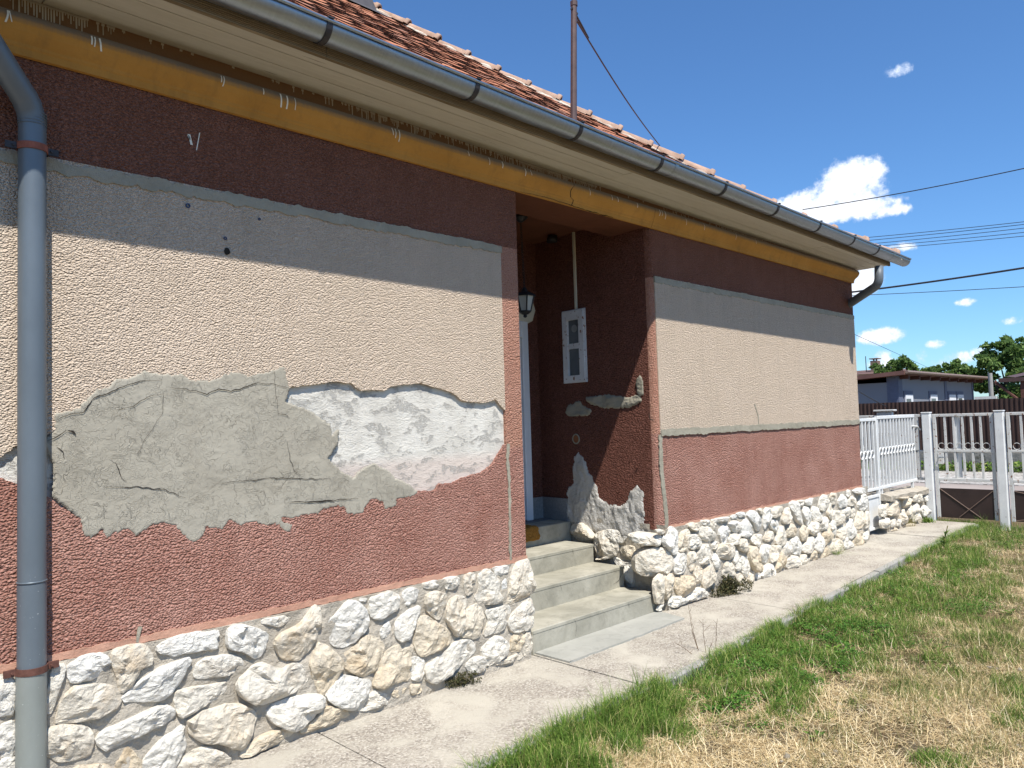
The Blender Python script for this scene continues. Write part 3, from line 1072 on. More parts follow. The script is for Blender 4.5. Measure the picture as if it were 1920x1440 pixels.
zz2 = lambda *L: [wp(*z2(*p)) for p in L]
zz6 = lambda *L: [wp(*z6(*p)) for p in L]
absorb(patch, cracks([(zz2((290, 720), (360, 690), (430, 680), (480, 605), (560, 580), (650, 540), (740, 520), (830, 515)), 0.9),
        (zz2((880, 550), (1000, 570), (1060, 590), (1120, 560), (1200, 570), (1320, 530), (1400, 535), (1480, 555)), 1.0),
        (zz2((1140, 1042), (1280, 1030), (1400, 1018), (1500, 1022), (1700, 1022)), 0.9),
        (zz2((540, 1065), (620, 1062), (740, 1068), (850, 1080), (950, 1120)), 1.0),
        (zz2((1475, 1143), (1600, 1140), (1720, 1135), (1760, 1124), (1840, 1125)), 1.3),
        (zz2((595, 935), (615, 1000), (645, 1040)), 0.7), (zz2((345, 770), (375, 775), (390, 795)), 1.5), (zz2((290, 860), (320, 885), (330, 920)), 0.8),
        (zz2((1475, 830), (1490, 920), (1510, 975), (1545, 1010)), 0.5), (zz2((605, 668), (680, 650), (760, 600), (830, 585)), 0.5),
        (zz2((705, 895), (740, 830), (830, 690), (838, 580)), 0.35), (zz2((1410, 470), (1412, 560), (1430, 690)), 0.35),
        (zz2((1430, 685), (1470, 690), (1485, 710)), 0.6), (zz2((240, 825), (300, 800), (345, 770)), 0.7)],
       "patch_crack", d=-0.0062, seed=3))
# pilaster and door-side cracks
absorb(red_left, cracks([([wp(952, 905), wp(954, 960), wp(955, 1010)], 0.4), ([wp(1216, 772), wp(1218, 786), wp(1227, 788)], 2.2),
        ([wp(1216, 755), wp(1216, 772)], 0.6), ([wp(1243, 822), wp(1250, 838), wp(1249, 860)], 0.5)], "render_crack", d=-0.003, seed=5))

# ---- repairs and bare plaster on the reveal
r6 = lambda x, y: rv(900 + x / 3.6, 650 + y / 3.6)
ex = ragged([r6(*p) for p in [(598, 1180), (590, 1080), (588, 965), (625, 930), (632, 830), (640, 750), (668, 712), (700, 755), (712, 770), (730, 850), (780, 930), (800, 1010), (860, 1060), (960, 1080), (1000, 1040), (1020, 980), (1055, 940),
                              (1085, 950)]] + [rv(1206, 925), rv(1208, 1000), rv(1150, 1010)], 0.012, 0.014, 51, 30)
M_RVPLASTER = cement_mat("rough_grey_plaster", (0.50, 0.475, 0.43), (0.64, 0.61, 0.56), 0.04)


lumpy([(float(u), float(v)) for u, v in ex], RVo, 0.011, 0.009, 0.003, "bare_plaster", M_RVPLASTER)
for k, pl in enumerate([[(575, 445), (590, 400), (668, 366), (700, 400), (755, 430), (740, 462), (660, 465), (600, 472)],
                        [(720, 345), (860, 322), (1000, 345), (1060, 320), (1092, 345), (1090, 372), (1010, 412), (850, 416), (760, 395), (722, 372)],
                        [(1055, 290), (1060, 212), (1080, 196), (1105, 240), (1100, 332), (1070, 335)]]):
    P = ragged([r6(*p) for p in pl], 0.01, 0.008, 60 + k, 50)
    lumpy([(float(u), float(v)) for u, v in P], RVo, 0.009, 0.008, 0.004, "cement_patch", M_STRIP, (9, 22))

# front face below the pilaster is broken away to grey plaster
fb = ragged([wp(1206, 925), wp(1216, 930), wp(1216, 950), wp(1223, 962), wp(1219, 985), wp(1222, 998), (5.455, 0.60), (5.43, 0.66)], 0.01, 0.006, 66, 50)

# ---- recess: back wall, ceiling, lintel, floor, skirting
mb = MB()
mb.box(XP - .02, 5.62, BACKY - 0.004, BACKY - 0.0005, 0.64, 3.5)
mb.build("recess_wall", M_REVEALSHADE, house)
M_LINTELSHADE = cement_mat("shade_darkened_lintel", (0.12, 0.046, 0.026), (0.15, 0.058, 0.033), 0.004)  # recess shade put into the lintel and ceiling colour
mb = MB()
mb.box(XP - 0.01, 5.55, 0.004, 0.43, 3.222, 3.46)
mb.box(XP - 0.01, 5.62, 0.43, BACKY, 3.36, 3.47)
lintel = mb.build("lintel", M_LINTELSHADE, house)
mb = MB()
for (y0, y1) in ((0, 0),):
    pass
sk = [rv(1064, 938), rv(1064, 980), rv(1020, 985), rv(1020, 934)]
u0, u1 = rv(1064, 938)[0], rv(1019, 938)[0]
mb.prism([(u0, 0.645), (u1 - .005, 0.645), (u1 - .005, 0.855), (u0, 0.855)], RVo, 0.014, -0.001)
mb.box(5.40, 5.57, BACKY - 0.019, BACKY - 0.0045, 0.645, 0.855)
mb.build("skirting", M_TERRAZZO, house)
mb = MB()
mb.box(XP - .01, 5.60, 1.30, BACKY - .005, 0.60, 0.651)
mb.build("landing", M_FLOOR, house)

# door frame and leaf on the recess back wall
xr = float(U(988, 700, y=BACKY - .03)[0])
dz1 = float(U(987, 604, y=BACKY - .03)[2])
df = MB()
df.cbox(xr - 0.085, xr, BACKY - 0.065, BACKY - 0.005, 0.652, dz1, 0.006)
df.cbox(4.30, xr - 0.085, BACKY - 0.065, BACKY - 0.005, dz1 - 0.16, dz1, 0.006)
df.cbox(4.22, 4.30, BACKY - 0.065, BACKY - 0.005, 0.652, dz1, 0.006)
door = df.build("door", M_PVC, house)
mb = MB()
mb.cbox(4.31, xr - 0.09, BACKY - 0.045, BACKY - 0.008, 0.66, dz1 - 0.165, 0.004)
for a, b in ((0.75, 1.45), (1.6, dz1 - .3)):
    mb.cbox(4.42, xr - 0.20, BACKY - 0.056, BACKY - 0.046, a, b, 0.008)
mb.build("door_leaf", M_PVC, door)
mb = MB()
mb.tube([(4.38, BACKY - .075, 1.65), (4.38, BACKY - .11, 1.65), (4.50, BACKY - .11, 1.65)], 0.009, 8)
mb.build("handle", M_ZINC, door)

# narrow window on the reveal
WZ0, WZ1 = 1.955, 2.595
wu0, wu1 = rv(1098, 640)[0], rv(1059, 640)[0]
wz1, wz0 = rv(1078, 583)[1], rv(1080, 715)[1]


def rvbox(mb, u0, u1, z0, z1, d0, d1, mi=0):
    mb.prism([(u0, z0), (u1, z0), (u1, z1), (u0, z1)], RVo, d0, d1, mi, back=True)


fw_ = 0.062
mb = MB()
rvbox(mb, wu0, wu0 + fw_, wz0, wz1, 0.03, -0.02)
rvbox(mb, wu1 - fw_, wu1, wz0, wz1, 0.03, -0.02)
rvbox(mb, wu0 + fw_, wu1 - fw_, wz0, wz0 + 0.055, 0.029, -0.02)
rvbox(mb, wu0 + fw_, wu1 - fw_, wz1 - 0.085, wz1, 0.029, -0.02)
zm = (wz0 + wz1) / 2 + 0.0
rvbox(mb, wu0 + fw_, wu1 - fw_, zm - 0.025, zm + 0.025, 0.02, -0.02)
rvbox(mb, wu0 - 0.012, wu0, wz0 - 0.01, wz1 + 0.01, 0.016, -0.005)
rvbox(mb, wu0 - 0.012, wu1 + 0.012, wz1, wz1 + 0.012, 0.016, -0.005)
rvbox(mb, wu0 - 0.012, wu1 + 0.012, wz0 - 0.014, wz0, 0.022, -0.005)
win = mb.build("window", M_WINPAINT, house)
mb = MB()
rvbox(mb, wu0 + fw_, wu1 - fw_, wz0 + 0.055, wz1 - 0.085, 0.004, -0.02)
mb.build("pane", M_GLASS, win)
mb = MB()
c = RVf((wu0 + wu1) / 2, wz1 - 0.15, 0.006)
for k in range(20):
    pass
ang = np.linspace(0, 2 * math.pi, 20, endpoint=False)
mb.prism([((wu0 + wu1) / 2 + 0.036 * math.cos(a), wz1 - 0.165 + 0.036 * math.sin(a)) for a in ang], RVo, 0.008, 0.003)
mb.build("vent_disc", plain("grey_vent_disc", (0.24, 0.25, 0.25), 0.5), win)

# conduit down to the window
mb = MB()
cu = rv(1080, 540)[0]
rvbox(mb, cu - 0.012, cu + 0.012, wz1 + 0.014, 3.36, 0.016, -0.002)
mb.build("cable_conduit", M_CREAMP, house)
# round vent hole in the reveal
hu, hz = rv(1080.5, 823)
mb = MB()
ring = []
for k in range(18):
    a = 2 * math.pi * k / 18
    ring.append((math.cos(a), math.sin(a)))
n = 18
vs = []
for rr, dd in ((0.050, 0.002), (0.047, 0.008), (0.038, 0.008), (0.036, -0.05)):
    vs += [RVo(hu + rr * c_, hz + rr * s_, dd) for c_, s_ in ring]
fs = [(i * n + k, i * n + (k + 1) % n, (i + 1) * n + (k + 1) % n, (i + 1) * n + k) for i in range(3) for k in range(n)]
mb.add(vs, fs)
mb.add([RVo(hu + 0.036 * c_, hz + 0.036 * s_, 0.0035) for c_, s_ in ring], [tuple(range(n))], 1)
mb.build("vent_hole", [M_STRIP, plain("rust_orange_clay_pipe", (0.26, 0.10, 0.04), 0.9)], house)

# ---- cornice (ochre moulding) with mitred return at the corner
prof = [(-0.006, 3.205), (-0.022, 3.208), (-0.024, 3.238), (-0.030, 3.245), (-0.032, 3.256), (-0.046, 3.272), (-0.063, 3.295), (-0.074, 3.322), (-0.074, 3.342), (-0.064, 3.362),
        (-0.044, 3.380), (-0.014, 3.388), (-0.006, 3.394), (-0.004, 3.50)]
mb = MB()
xs = list(np.arange(-5.0, XC, 0.15)) + [None]
vs = []
for x in xs:
    for y, z in prof:
        if x is None:
            vs.append((XC - y, y, z))
        else:
            wob = 0.0025 * float(vnoise(np.array([x * 1.7, z * 9, 1.0]), 4))
            vs.append((x, y + wob, z + wob))
m = len(prof)
fs = [(i * m + k, (i + 1) * m + k, (i + 1) * m + k + 1, i * m + k + 1) for i in range(len(xs) - 1) for k in range(m - 1)]
for y, z in prof:
    vs.append((XC - y, 7.0, z))
i = len(xs) - 1
fs += [(i * m + k, (i + 1) * m + k, (i + 1) * m + k + 1, i * m + k + 1) for k in range(m - 1)]
mb.add(vs, fs)
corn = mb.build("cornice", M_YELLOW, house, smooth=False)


def prof_y(z):
    zs = [p[1] for p in prof]
    return np.interp(z, zs, [p[0] for p in prof])


def soffz(x):
    return 3.478 - 0.0092 * x


# old paint runs: dull ones under the soffit, white ones on the moulding
mb = MB()
for x in np.arange(0.0, XC - .1, 0.011):
    dens = 0.5 + 0.9 * float(vnoise(np.array([x * 2.2, 0, 0]), 12))
    if random.random() > max(0.08, dens):
        continue
    L = random.uniform(0.012, 0.055) * (0.6 + max(0, dens))
    w = random.uniform(0.002, 0.0045)
    z1 = soffz(x) - 0.002
    z0 = max(3.395, z1 - L)
    mb.add([(x - w, -0.0065, z1), (x + w, -0.0065, z1), (x + w * .7, -0.0085, z0), (x - w * .7, -0.0085, z0)], [(0, 1, 2, 3)])
    mb.add([(x - .007, -0.0062, z1), (x + .007, -0.0062, z1), (x + .007, -0.0062, z1 - .008 - .006 * random.random()), (x - .007, -0.0062, z1 - .008 - .006 * random.random())], [(0, 1, 2, 3)])
absorb(corn, mb.build("paint_runs", M_DRIP))
mb = MB()
runs = []
for px, py in [(172, 62), (178, 65), (187, 66), (415, 145), (420, 150), (494, 178), (526, 185), (538, 188), (553, 192), (741, 240), (748, 243), (735, 238), (878, 293), (917, 305), (942, 312), (985, 325), (995, 325), (1105, 357),
               (1147, 372), (1158, 375), (1195, 385), (1237, 400), (1241, 402), (1247, 402), (1286, 415), (1320, 425), (18, 12), (15, 20), (1380, 445), (1417, 455)]:
    q = U(px, py, y=-0.07)
    runs.append((float(q[0]), 3.35))
for x, z in runs:
    L = random.uniform(0.02, 0.06)
    w = random.uniform(0.0018, 0.0042)
    dx = random.uniform(-0.012, 0.008)
    zs = np.linspace(z + .012, z - L, 6)
    vs = []
    for k, zz in enumerate(zs):
        y = float(prof_y(zz)) - 0.0035
        xx = x + dx * (k / 5) ** 2
        vs += [(xx - w, y, zz), (xx + w, y, zz)]
    mb.add(vs, [(2 * k, 2 * k + 1, 2 * k + 3, 2 * k + 2) for k in range(5)])
absorb(corn, mb.build("paint_drips", M_DRIPW))
# white bird streaks on the wall above the beige panel
mb = MB()
for (a, b, w) in (((354, 252), (359, 272), .006), ((352, 253), (356, 262), .004), ((374, 249), (368, 282), .0025)):
    p, q = wp(*a), wp(*b)
    mb.add([(p[0] - w, -0.003, p[1]), (p[0] + w, -0.003, p[1]), (q[0] + w, -0.003, q[1]), (q[0] - w, -0.003, q[1])], [(0, 1, 2, 3)])
absorb(red_left, mb.build("paint_drips", M_DRIPW))
# cracks of the cornice and lintel
xk = float(U(1072, 365, y=-.06)[0])
mb = MB()
zs = np.linspace(3.21, 3.385, 14)
vs = []
for k, z in enumerate(zs):
    y = float(prof_y(z)) - 0.0035
    x = xk + 0.02 * math.sin(k * .7) + (0.03 if k < 4 else 0)
    w = 0.004 if k < 9 else 0.002
    vs += [(x - w, y, z), (x + w, y, z)]
mb.add(vs, [(2 * k, 2 * k + 1, 2 * k + 3, 2 * k + 2) for k in range(13)])
x2 = float(U(1227, 410, y=-.06)[0])
vs = []
for k, z in enumerate(zs):
    y = float(prof_y(z)) - 0.0035
    x = x2 + 0.012 * math.sin(k * .6)
    vs += [(x - .0015, y, z), (x + .0015, y, z)]
mb.add(vs, [(2 * k, 2 * k + 1, 2 * k + 3, 2 * k + 2) for k in range(13)])
absorb(corn, mb.build("cornice_crack", M_CRACK))
# crack running along the lintel foot
absorb(lintel, cracks([([(XP + .02, 3.206), (4.1, 3.219), (4.5, 3.204), (4.9, 3.201), (xk, 3.206)], 1.3)], "lintel_crack", d=-0.026, seed=8))

# ---- soffit boards and fascia
SOFY = -0.385


def soffit():
    mb = MB()
    ys = [(0.0, -0.165), (-0.169, -0.300), (-0.304, SOFY)]
    xb = [-5.0, 0.9, 4.69, 8.3, XC + 0.165]
    for yi, (ya, yb) in enumerate(ys):
        xo = 0.0
        for a, b in zip(xb[:-1], xb[1:]):
            a2, b2 = a + 0.003, b - 0.003
            za, zb_ = soffz(a2), soffz(b2)
            dz = random.uniform(-.0015, .0015)
            vs = [(a2, ya, za + dz), (b2, ya, zb_ + dz), (b2, yb, zb_ + dz), (a2, yb, za + dz)]
            mb.add(vs + [(x, y, z + 0.02) for x, y, z in vs], [(0, 3, 2, 1), (4, 5, 6, 7), (0, 1, 5, 4), (1, 2, 6, 5), (2, 3, 7, 6), (3, 0, 4, 7)])
    # return at the gable side
    z = soffz(XC)
    mb.box(XC + 0.003, XC + 0.165, 0.004, 7.4, z - .001, z + 0.02)
    mb.build("soffit", M_SOFFIT, house, fix=True)
    mb = MB()
    xb = [-5.0, 0.55, 2.06, 4.69, 7.0, XC + 0.185]
    for a, b in zip(xb[:-1], xb[1:]):
        a2, b2 = a + .002, b - .002
        z0, z1 = soffz(a2) - 0.004, soffz(b2) - 0.004
        vs = [(a2, SOFY - .001, z0), (b2, SOFY - .001, z1), (b2, SOFY - .024, z1), (a2, SOFY - .024, z0)]
        mb.add(vs + [(x, y, zz + 0.13) for x, y, zz in vs], [(0, 3, 2, 1), (4, 5, 6, 7), (0, 1, 5, 4), (1, 2, 6, 5), (2, 3, 7, 6), (3, 0, 4, 7)])
    mb.build("fascia", M_FASCIA, house, fix=True)


soffit()

# ---- gutter
GY, GR = -0.488, 0.076


def gz(x):
    return 3.572 - 0.0098 * x


GX0, GX1 = -5.0, 10.28


def gutter():
    mb = MB()
    na = 14
    xs = np.linspace(GX0, GX1, 60)
    prof_ = []
    for k in range(na + 1):
        a = math.pi * k / na
        prof_.append((GY - GR * math.cos(a), -GR * math.sin(a)))
    inner = [(GY - (GR - .003) * math.cos(math.pi * k / na), -(GR - .003) * math.sin(math.pi * k / na)) for k in range(na, -1, -1)]
    lip = []
    loop = prof_ + inner
    n = len(loop)
    vs = []
    for x in xs:
        sag = 0.003 * float(vnoise(np.array([x * .7, 0, 0]), 9))
        for y, z in loop:
            vs.append((x, y, gz(x) + z + sag))
    fs = [(i * n + k, i * n + (k + 1) % n, (i + 1) * n + (k + 1) % n, (i + 1) * n + k) for i in range(len(xs) - 1) for k in range(n)]
    mb.add(vs, fs)
    # rolled front bead
    mb.tube([(x, GY - GR - .004, gz(x) + 0.004 + 0.003 * float(vnoise(np.array([x * .7, 0, 0]), 9))) for x in xs], 0.009, 8)
    g = mb.build("gutter", M_ZINC, house, smooth=True, fix=True)
    # stop end with upright tab, joints
    mb = MB()
    e = [(GY - GR * math.cos(math.pi * k / na), gz(GX1) - GR * math.sin(math.pi * k / na)) for k in range(na + 1)]
    e = e + [(GY + GR, gz(GX1) + 0.055), (GY - GR * .2, gz(GX1) + 0.05)]
    mb.prism(e, lambda u, v, d: (d, u, v), GX1 + 0.002, GX1 - 0.002, back=True)
    mb.build("gutter_end", M_ZINC, g)
    for xj in (5.02, 9.72, 0.4):
        mb = MB()
        pts = []
        for k in range(na + 1):
            a = math.pi * k / na
            pts.append((GY - (GR + .0015) * math.cos(a), gz(xj) - (GR + .0015) * math.sin(a)))
        n = len(pts)
        vs = [(xj - .02, y, z) for y, z in pts] + [(xj + .02, y, z) for y, z in pts]
        mb.add(vs, [(k, k + 1, n + k + 1, n + k) for k in range(n - 1)])
        mb.build("gutter_joint", M_ZINC, g, smooth=True)
    # brackets
    first = None
    for i, x in enumerate([-0.9, 0.05, 1.0, 1.985, 2.955, 3.88, 4.82, 5.755, 6.70, 7.62, 8.50, 9.22]):
        if first is None:
            mb = MB()
            R = GR + 0.004
            out = [(GY - R * math.cos(math.pi * k / 14), -R * math.sin(math.pi * k / 14)) for k in range(15)]
            inn = [(GY - (R - .0035) * math.cos(math.pi * k / 14), -(R - .0035) * math.sin(math.pi * k / 14)) for k in range(15)]
            out = [(GY - R - .004, 0.016)] + out + [(GY + R, 0.07)]
            inn = [(GY - R + .002, 0.020)] + inn + [(GY + R - .004, 0.07)]
            n = len(out)
            vs = []
            for dx in (-0.016, 0.016):
                vs += [(dx, y, z) for y, z in out] + [(dx, y, z) for y, z in inn]
            fs = []
            for k in range(n - 1):
                fs += [(k, k + 1, 2 * n + k + 1, 2 * n + k), (n + k, 3 * n + k, 3 * n + k + 1, n + k + 1), (k, n + k, n + k + 1, k + 1), (2 * n + k, 2 * n + k + 1, 3 * n + k + 1, 3 * n + k)]
            mb.add(vs, fs)
            mb.box(-0.016, 0.016, GY - R - .012, GY - R + .014, 0.014, 0.020)
            first = mb.build("gutter_bracket", M_IRON, None, fix=True)
            o = first
        else:
            o = first.copy()
            COL.objects.link(o)
        o.parent = g
        o.location = (x, 0, gz(x))
    return g


def fixparent(o, parent):
    o.parent = parent


gut = gutter()

# ---- downpipe at the left
DX, DY, DR = 0.849, -0.068, 0.0515


def bend(pts, r, n=6):
    """round the corners of a polyline"""
    P = [np.array(p, float) for p in pts]
    out = [P[0]]
    for i in range(1, len(P) - 1):
        a = P[i] + (P[i - 1] - P[i]) / np.linalg.norm(P[i - 1] - P[i]) * r
        c_ = P[i] + (P[i + 1] - P[i]) / np.linalg.norm(P[i + 1] - P[i]) * r
        for k in range(n + 1):
            t = k / n
            out.append(a * (1 - t) ** 2 + 2 * P[i] * t * (1 - t) + c_ * t * t)
    out.append(P[-1])
    return out


mb = MB()
path_ = bend([(DX, DY, 0.80), (DX, DY, 2.965), (0.34, -0.44, 3.48)], 0.075, 9)
rad = [DR + (0.0018 if (5 < i < 12 and i % 2) else 0) for i in range(len(path_))]
mb.tube([(DX, DY, 0.66), (DX, DY, 1.0)], DR + .001, 24, cap=False)
mb.tube(path_, rad, 24, cap=False)
for k in range(5):
    mb.tube([(DX, DY, 2.895 + k * .012), (DX, DY, 2.899 + k * .012)], DR + 0.0025, 24)
mb.tube([(DX, DY, 1.005), (DX, DY, 1.011)], DR + 0.003, 24)
pipe = mb.build("downpipe", M_PIPE, house, smooth=False)
for p in pipe.data.polygons:
    p.use_smooth = len(p.vertices) == 4
mb = MB()
mb.tube([(DX - .002, DY, 0.0), (DX - .002, DY, 0.665)], DR + 0.003, 24, cap=False)
low = mb.build("standpipe", M_PIPEL, pipe, smooth=False)
for p in low.data.polygons:
    p.use_smooth = len(p.vertices) == 4
for z, mt in ((2.80, M_RUSTR), (0.655, M_RUST)):
    mb = MB()
    R = DR + 0.006
    mb.lathe([(R - .004, -0.014), (R, -0.014), (R, 0.014), (R - .004, 0.014)], (DX, DY, z), 28)
    mb.box(DX - 0.098, DX - R + .006, DY - 0.004, DY + 0.006, z - .014, z + .014, 1)
    mb.box(DX + R - .006, DX + 0.098, DY - 0.004, DY + 0.006, z - .014, z + .014, 1)
    mb.tube([(DX - .07, DY + .02, z), (DX - .07, DY - .012, z)], 0.005, 6, 1)
    mb.tube([(DX + .07, DY + .12, z), (DX + .07, DY - .012, z)], 0.005, 6, 1)
    mb.build("pipe_clamp", [mt, M_RUST if z < 1 else M_IRON], pipe)

# swan-neck outlet at the far corner
A = U(1648, 500, y=-0.455)
B = U(1648, 533, y=-0.455)
Cc = U(1604, 572, y=-0.02)
Cc = np.array([XC + 0.06, 0.25, 2.86])
mb = MB()
mb.tube(bend([tuple(A), tuple(B), tuple(Cc), (XC + 0.06, 0.25, 0.1)], 0.09, 8), 0.050, 18)
o = mb.build("downpipe", M_PIPED, house, smooth=True)

# ---- roof: courses of plain clay tiles on the front and side slopes, hip tiles along the corner
def roof_h(t):
    """height above the eave at horizontal distance t from the eave (slightly kicked up at the foot)"""
    return np.interp(t, [-0.1, 0.0, 0.95, 1.75, 3.65, 6.0], [-0.05, 0.0, 0.58, 1.17, 2.60, 4.44])


EAVE_Y = -0.455
KH = XC + 0.10              # hip line in plan: x + y = KH + EAVE_Y ...
HX0 = 9.99                  # eave corner x


def front_pt(x, t, lift=0.0):
    sl = (roof_h(t + .05) - roof_h(t - .05)) / 0.1
    nrm = np.array([0, -sl, 1.0]) / math.hypot(1, sl)
    return np.array([x, EAVE_Y + t, 3.585 - 0.0098 * x + float(roof_h(t))]) + nrm * lift


def side_pt(y, t, lift=0.0):
    sl = (roof_h(t + .05) - roof_h(t - .05)) / 0.1
    nrm = np.array([sl, 0, 1.0]) / math.hypot(1, sl)
    return np.array([HX0 - t, y, 3.585 - 0.0098 * HX0 + float(roof_h(t))]) + nrm * lift


def roof():
    mb = MB()
    ROW, TW, TL = 0.158, 0.175, 0.34
    nr = int(5.0 / ROW)
    for r in range(nr):
        t0 = -0.035 + r * ROW
        off = (r % 2) * TW / 2
        xe = HX0 - max(0, t0) + 0.02
        x = -3.0 + off
        while x < xe:
            w = TW - 0.006
            a0, a1 = x, min(x + w, xe + .05)
            jt = random.uniform(-0.02, 0.02)
            jl = random.uniform(0.0, 0.016)
            tilt = random.uniform(-0.006, 0.006)
            th = 0.0145
            # beaver-tail foot: five points
            foot = []
            for k in range(5):
                s = k / 4
                foot.append((a0 + (a1 - a0) * s, t0 + jt + 0.035 * (2 * s - 1) ** 2))
            lf = lambda s: 0.020 + jl * .7 + tilt * (2 * s - 1)
            top = [front_pt(px, pt, lf(k / 4)) for k, (px, pt) in enumerate(foot)]
            bot = [front_pt(px, pt, lf(k / 4) - th) for k, (px, pt) in enumerate(foot)]
            tu = t0 + TL * .82
            lim = HX0 - tu + 0.05
            h0, h1 = front_pt(min(a0, lim - .004), tu, 0.008), front_pt(min(a1, lim), tu, 0.008)
            vs = top + [h1, h0] + bot
            mb.add(vs, [tuple(range(7))], 0)
            b = len(mb.v) - 12
            for k in range(4):
                mb.f.append((b + k, b + 7 + k, b + 8 + k, b + 1 + k))
                mb.mi.append(1)
            # moss-dark rim on the tail (weathering) as a thin lip
            mb.f.append((b + 4, b + 11, b + 5))
            mb.mi.append(1)
            mb.f.append((b + 0, b + 6, b + 7))
            mb.mi.append(1)
            x += TW
    # side slope, simple courses
    for r in range(nr):
        t0 = r * ROW
        ye = EAVE_Y + t0
        y = ye
        while y < 8:
            lim = EAVE_Y + t0 + TL * .8 - .03
            p = [side_pt(y, t0, .03), side_pt(y + TW, t0, .03), side_pt(max(y + TW, lim + .004), t0 + TL * .8, .008), side_pt(max(y, lim), t0 + TL * .8, .008)]
            q = [side_pt(y, t0, .014), side_pt(y + TW, t0, .014)]
            mb.add(p + q, [(0, 1, 2, 3)], 0)
            y += TW
    # deck under the tiles
    ts = [-0.02, 0.95, 1.75, 3.65, 5.0]
    for a, b in zip(ts[:-1], ts[1:]):
        mb.add([front_pt(-5, a, -.01), front_pt(HX0 - a, a, -.01), front_pt(HX0 - b, b, -.01), front_pt(-5, b, -.01)], [(0, 1, 2, 3)], 1)
        mb.add([side_pt(EAVE_Y + a, a, -.01), side_pt(9, a, -.01), side_pt(9, b, -.01), side_pt(EAVE_Y + b, b, -.01)], [(0, 1, 2, 3)], 1)
    rf = mb.build("roof", [M_TILE, M_TILEEDGE], house)
    # hip tiles
    def hp(t, lift):
        return np.array([HX0 - t, EAVE_Y + t, 3.585 - 0.0098 * (HX0 - t) + float(roof_h(t)) + lift])
    t = 0.0
    k = 0
    side = np.array([1, 1, 0]) / math.sqrt(2)
    while t < 4.95:
        L = 0.262
        a, b = hp(t - 0.02, 0.0), hp(t + L, 0.0)
        d = (b - a) / np.linalg.norm(b - a)
        up = np.cross(d, side)
        up = up if up[2] > 0 else -up
        mb = MB()
        NA = 12
        jr, ja = random.uniform(-.004, .004), random.uniform(-.006, .006)
        st = [(0.0, 0.108, 0.022), (0.02, 0.112, 0.026), (0.055, 0.110, 0.026), (0.06, 0.098, 0.020), (0.42, 0.082, 0.006)]
        vs = []
        for s, R, lf in st:
            for q in range(NA + 1):
                an = math.pi * q / NA
                c_ = a + d * s + up * (lf + 0.0 + ja)
                vs.append(c_ + side * (R + jr) * math.cos(an) * 1.0 + up * ((R + jr) * math.sin(an) * 0.92 - 0.025))
        for s, R, lf in st[:1]:
            for q in range(NA + 1):
                an = math.pi * q / NA
                c_ = a + d * 0.002 + up * (lf + ja)
                vs.append(c_ + side * (R - .02) * math.cos(an) + up * ((R - .02) * math.sin(an) * 0.92 - 0.025))
        n = NA + 1
        fs = [(i * n + q, i * n + q + 1, (i + 1) * n + q + 1, (i + 1) * n + q) for i in range(4) for q in range(NA)]
        fs += [(q, 5 * n + q, 5 * n + q + 1, q + 1) for q in range(NA)]
        mb.add(vs, fs)
        mb.build("hip_tile", M_HIP, rf, smooth=True, fix=True)
        t += L
    # lime bedding squeezed out beneath the hip tiles
    mb = MB()
    for s in (-1, 1):
        tt = 0.02
        while tt < 4.9:
            if random.random() < 0.62:
                c_ = hp(tt, 0.012) + side * s * (0.086 + random.uniform(-.004, .008)) + np.array([0, 0, -0.035])
                R = random.uniform(.018, .032)
                vs = []
                for i in range(4):
                    for q in range(7):
                        w = 2 * math.pi * q / 7
                        f = [0.2, 1.0, .9, .2][i]
                        off = np.array([-(i - 1.5) * .045, (i - 1.5) * .045, (i - 1.5) * .03])
                        vs.append(c_ + off + side * R * f * .8 * math.cos(w) + np.array([0, 0, R * f * math.sin(w)]) + RNG.normal(0, .003, 3))
                mb.add(vs, [(i * 7 + q, i * 7 + (q + 1) % 7, (i + 1) * 7 + (q + 1) % 7, (i + 1) * 7 + q) for i in range(3) for q in range(7)])
            tt += random.uniform(.06, .10)
    absorb(rf, mb.build("hip_mortar", M_LIME))
    # chimney beside the hip with lead flashing
    cx, cy = 5.00, 3.92
    base = float(front_pt(cx, cy - EAVE_Y)[2])
    mb = MB()
    z = base - 0.5
    for c_ in range(26):
        z0 = z + c_ * 0.075
        j = random.uniform(-.004, .004)
        mb.box(cx - .30 + j, cx + .24 + j, cy - .22, cy + .28, z0, z0 + 0.067)
        mb.box(cx - .292, cx + .232, cy - .212, cy + .272, z0 + .067, z0 + 0.075, 1)
    ch = mb.build("chimney", [M_CHIM, M_LIME], rf)
    mb = MB()
    fl = [front_pt(cx - .34, cy - .27 - EAVE_Y, .045), front_pt(cx + .28, cy - .27 - EAVE_Y, .045), (cx + .25, cy - .228, base + .02), (cx - .31, cy - .228, base + .02)]
    mb.add(fl, [(0, 1, 2, 3)])
    sd = [front_pt(cx + .28, cy - .27 - EAVE_Y, .045), front_pt(cx + .28, cy + .3 - EAVE_Y, .045), (cx + .25, cy + .28, base + .30), (cx + .25, cy - .228, base + .02)]
    mb.add(sd, [(0, 1, 2, 3)])
    ap = [front_pt(cx - .36, cy - .36 - EAVE_Y, .040), front_pt(cx + .44, cy - .36 - EAVE_Y, .040), front_pt(cx + .30, cy - .265 - EAVE_Y, .046), front_pt(cx - .36, cy - .265 - EAVE_Y, .046)]
    mb.add(ap, [(0, 1, 2, 3)])
    mb.build("flashing", M_FLASH, ch)
    return hp


hip_pt = roof()

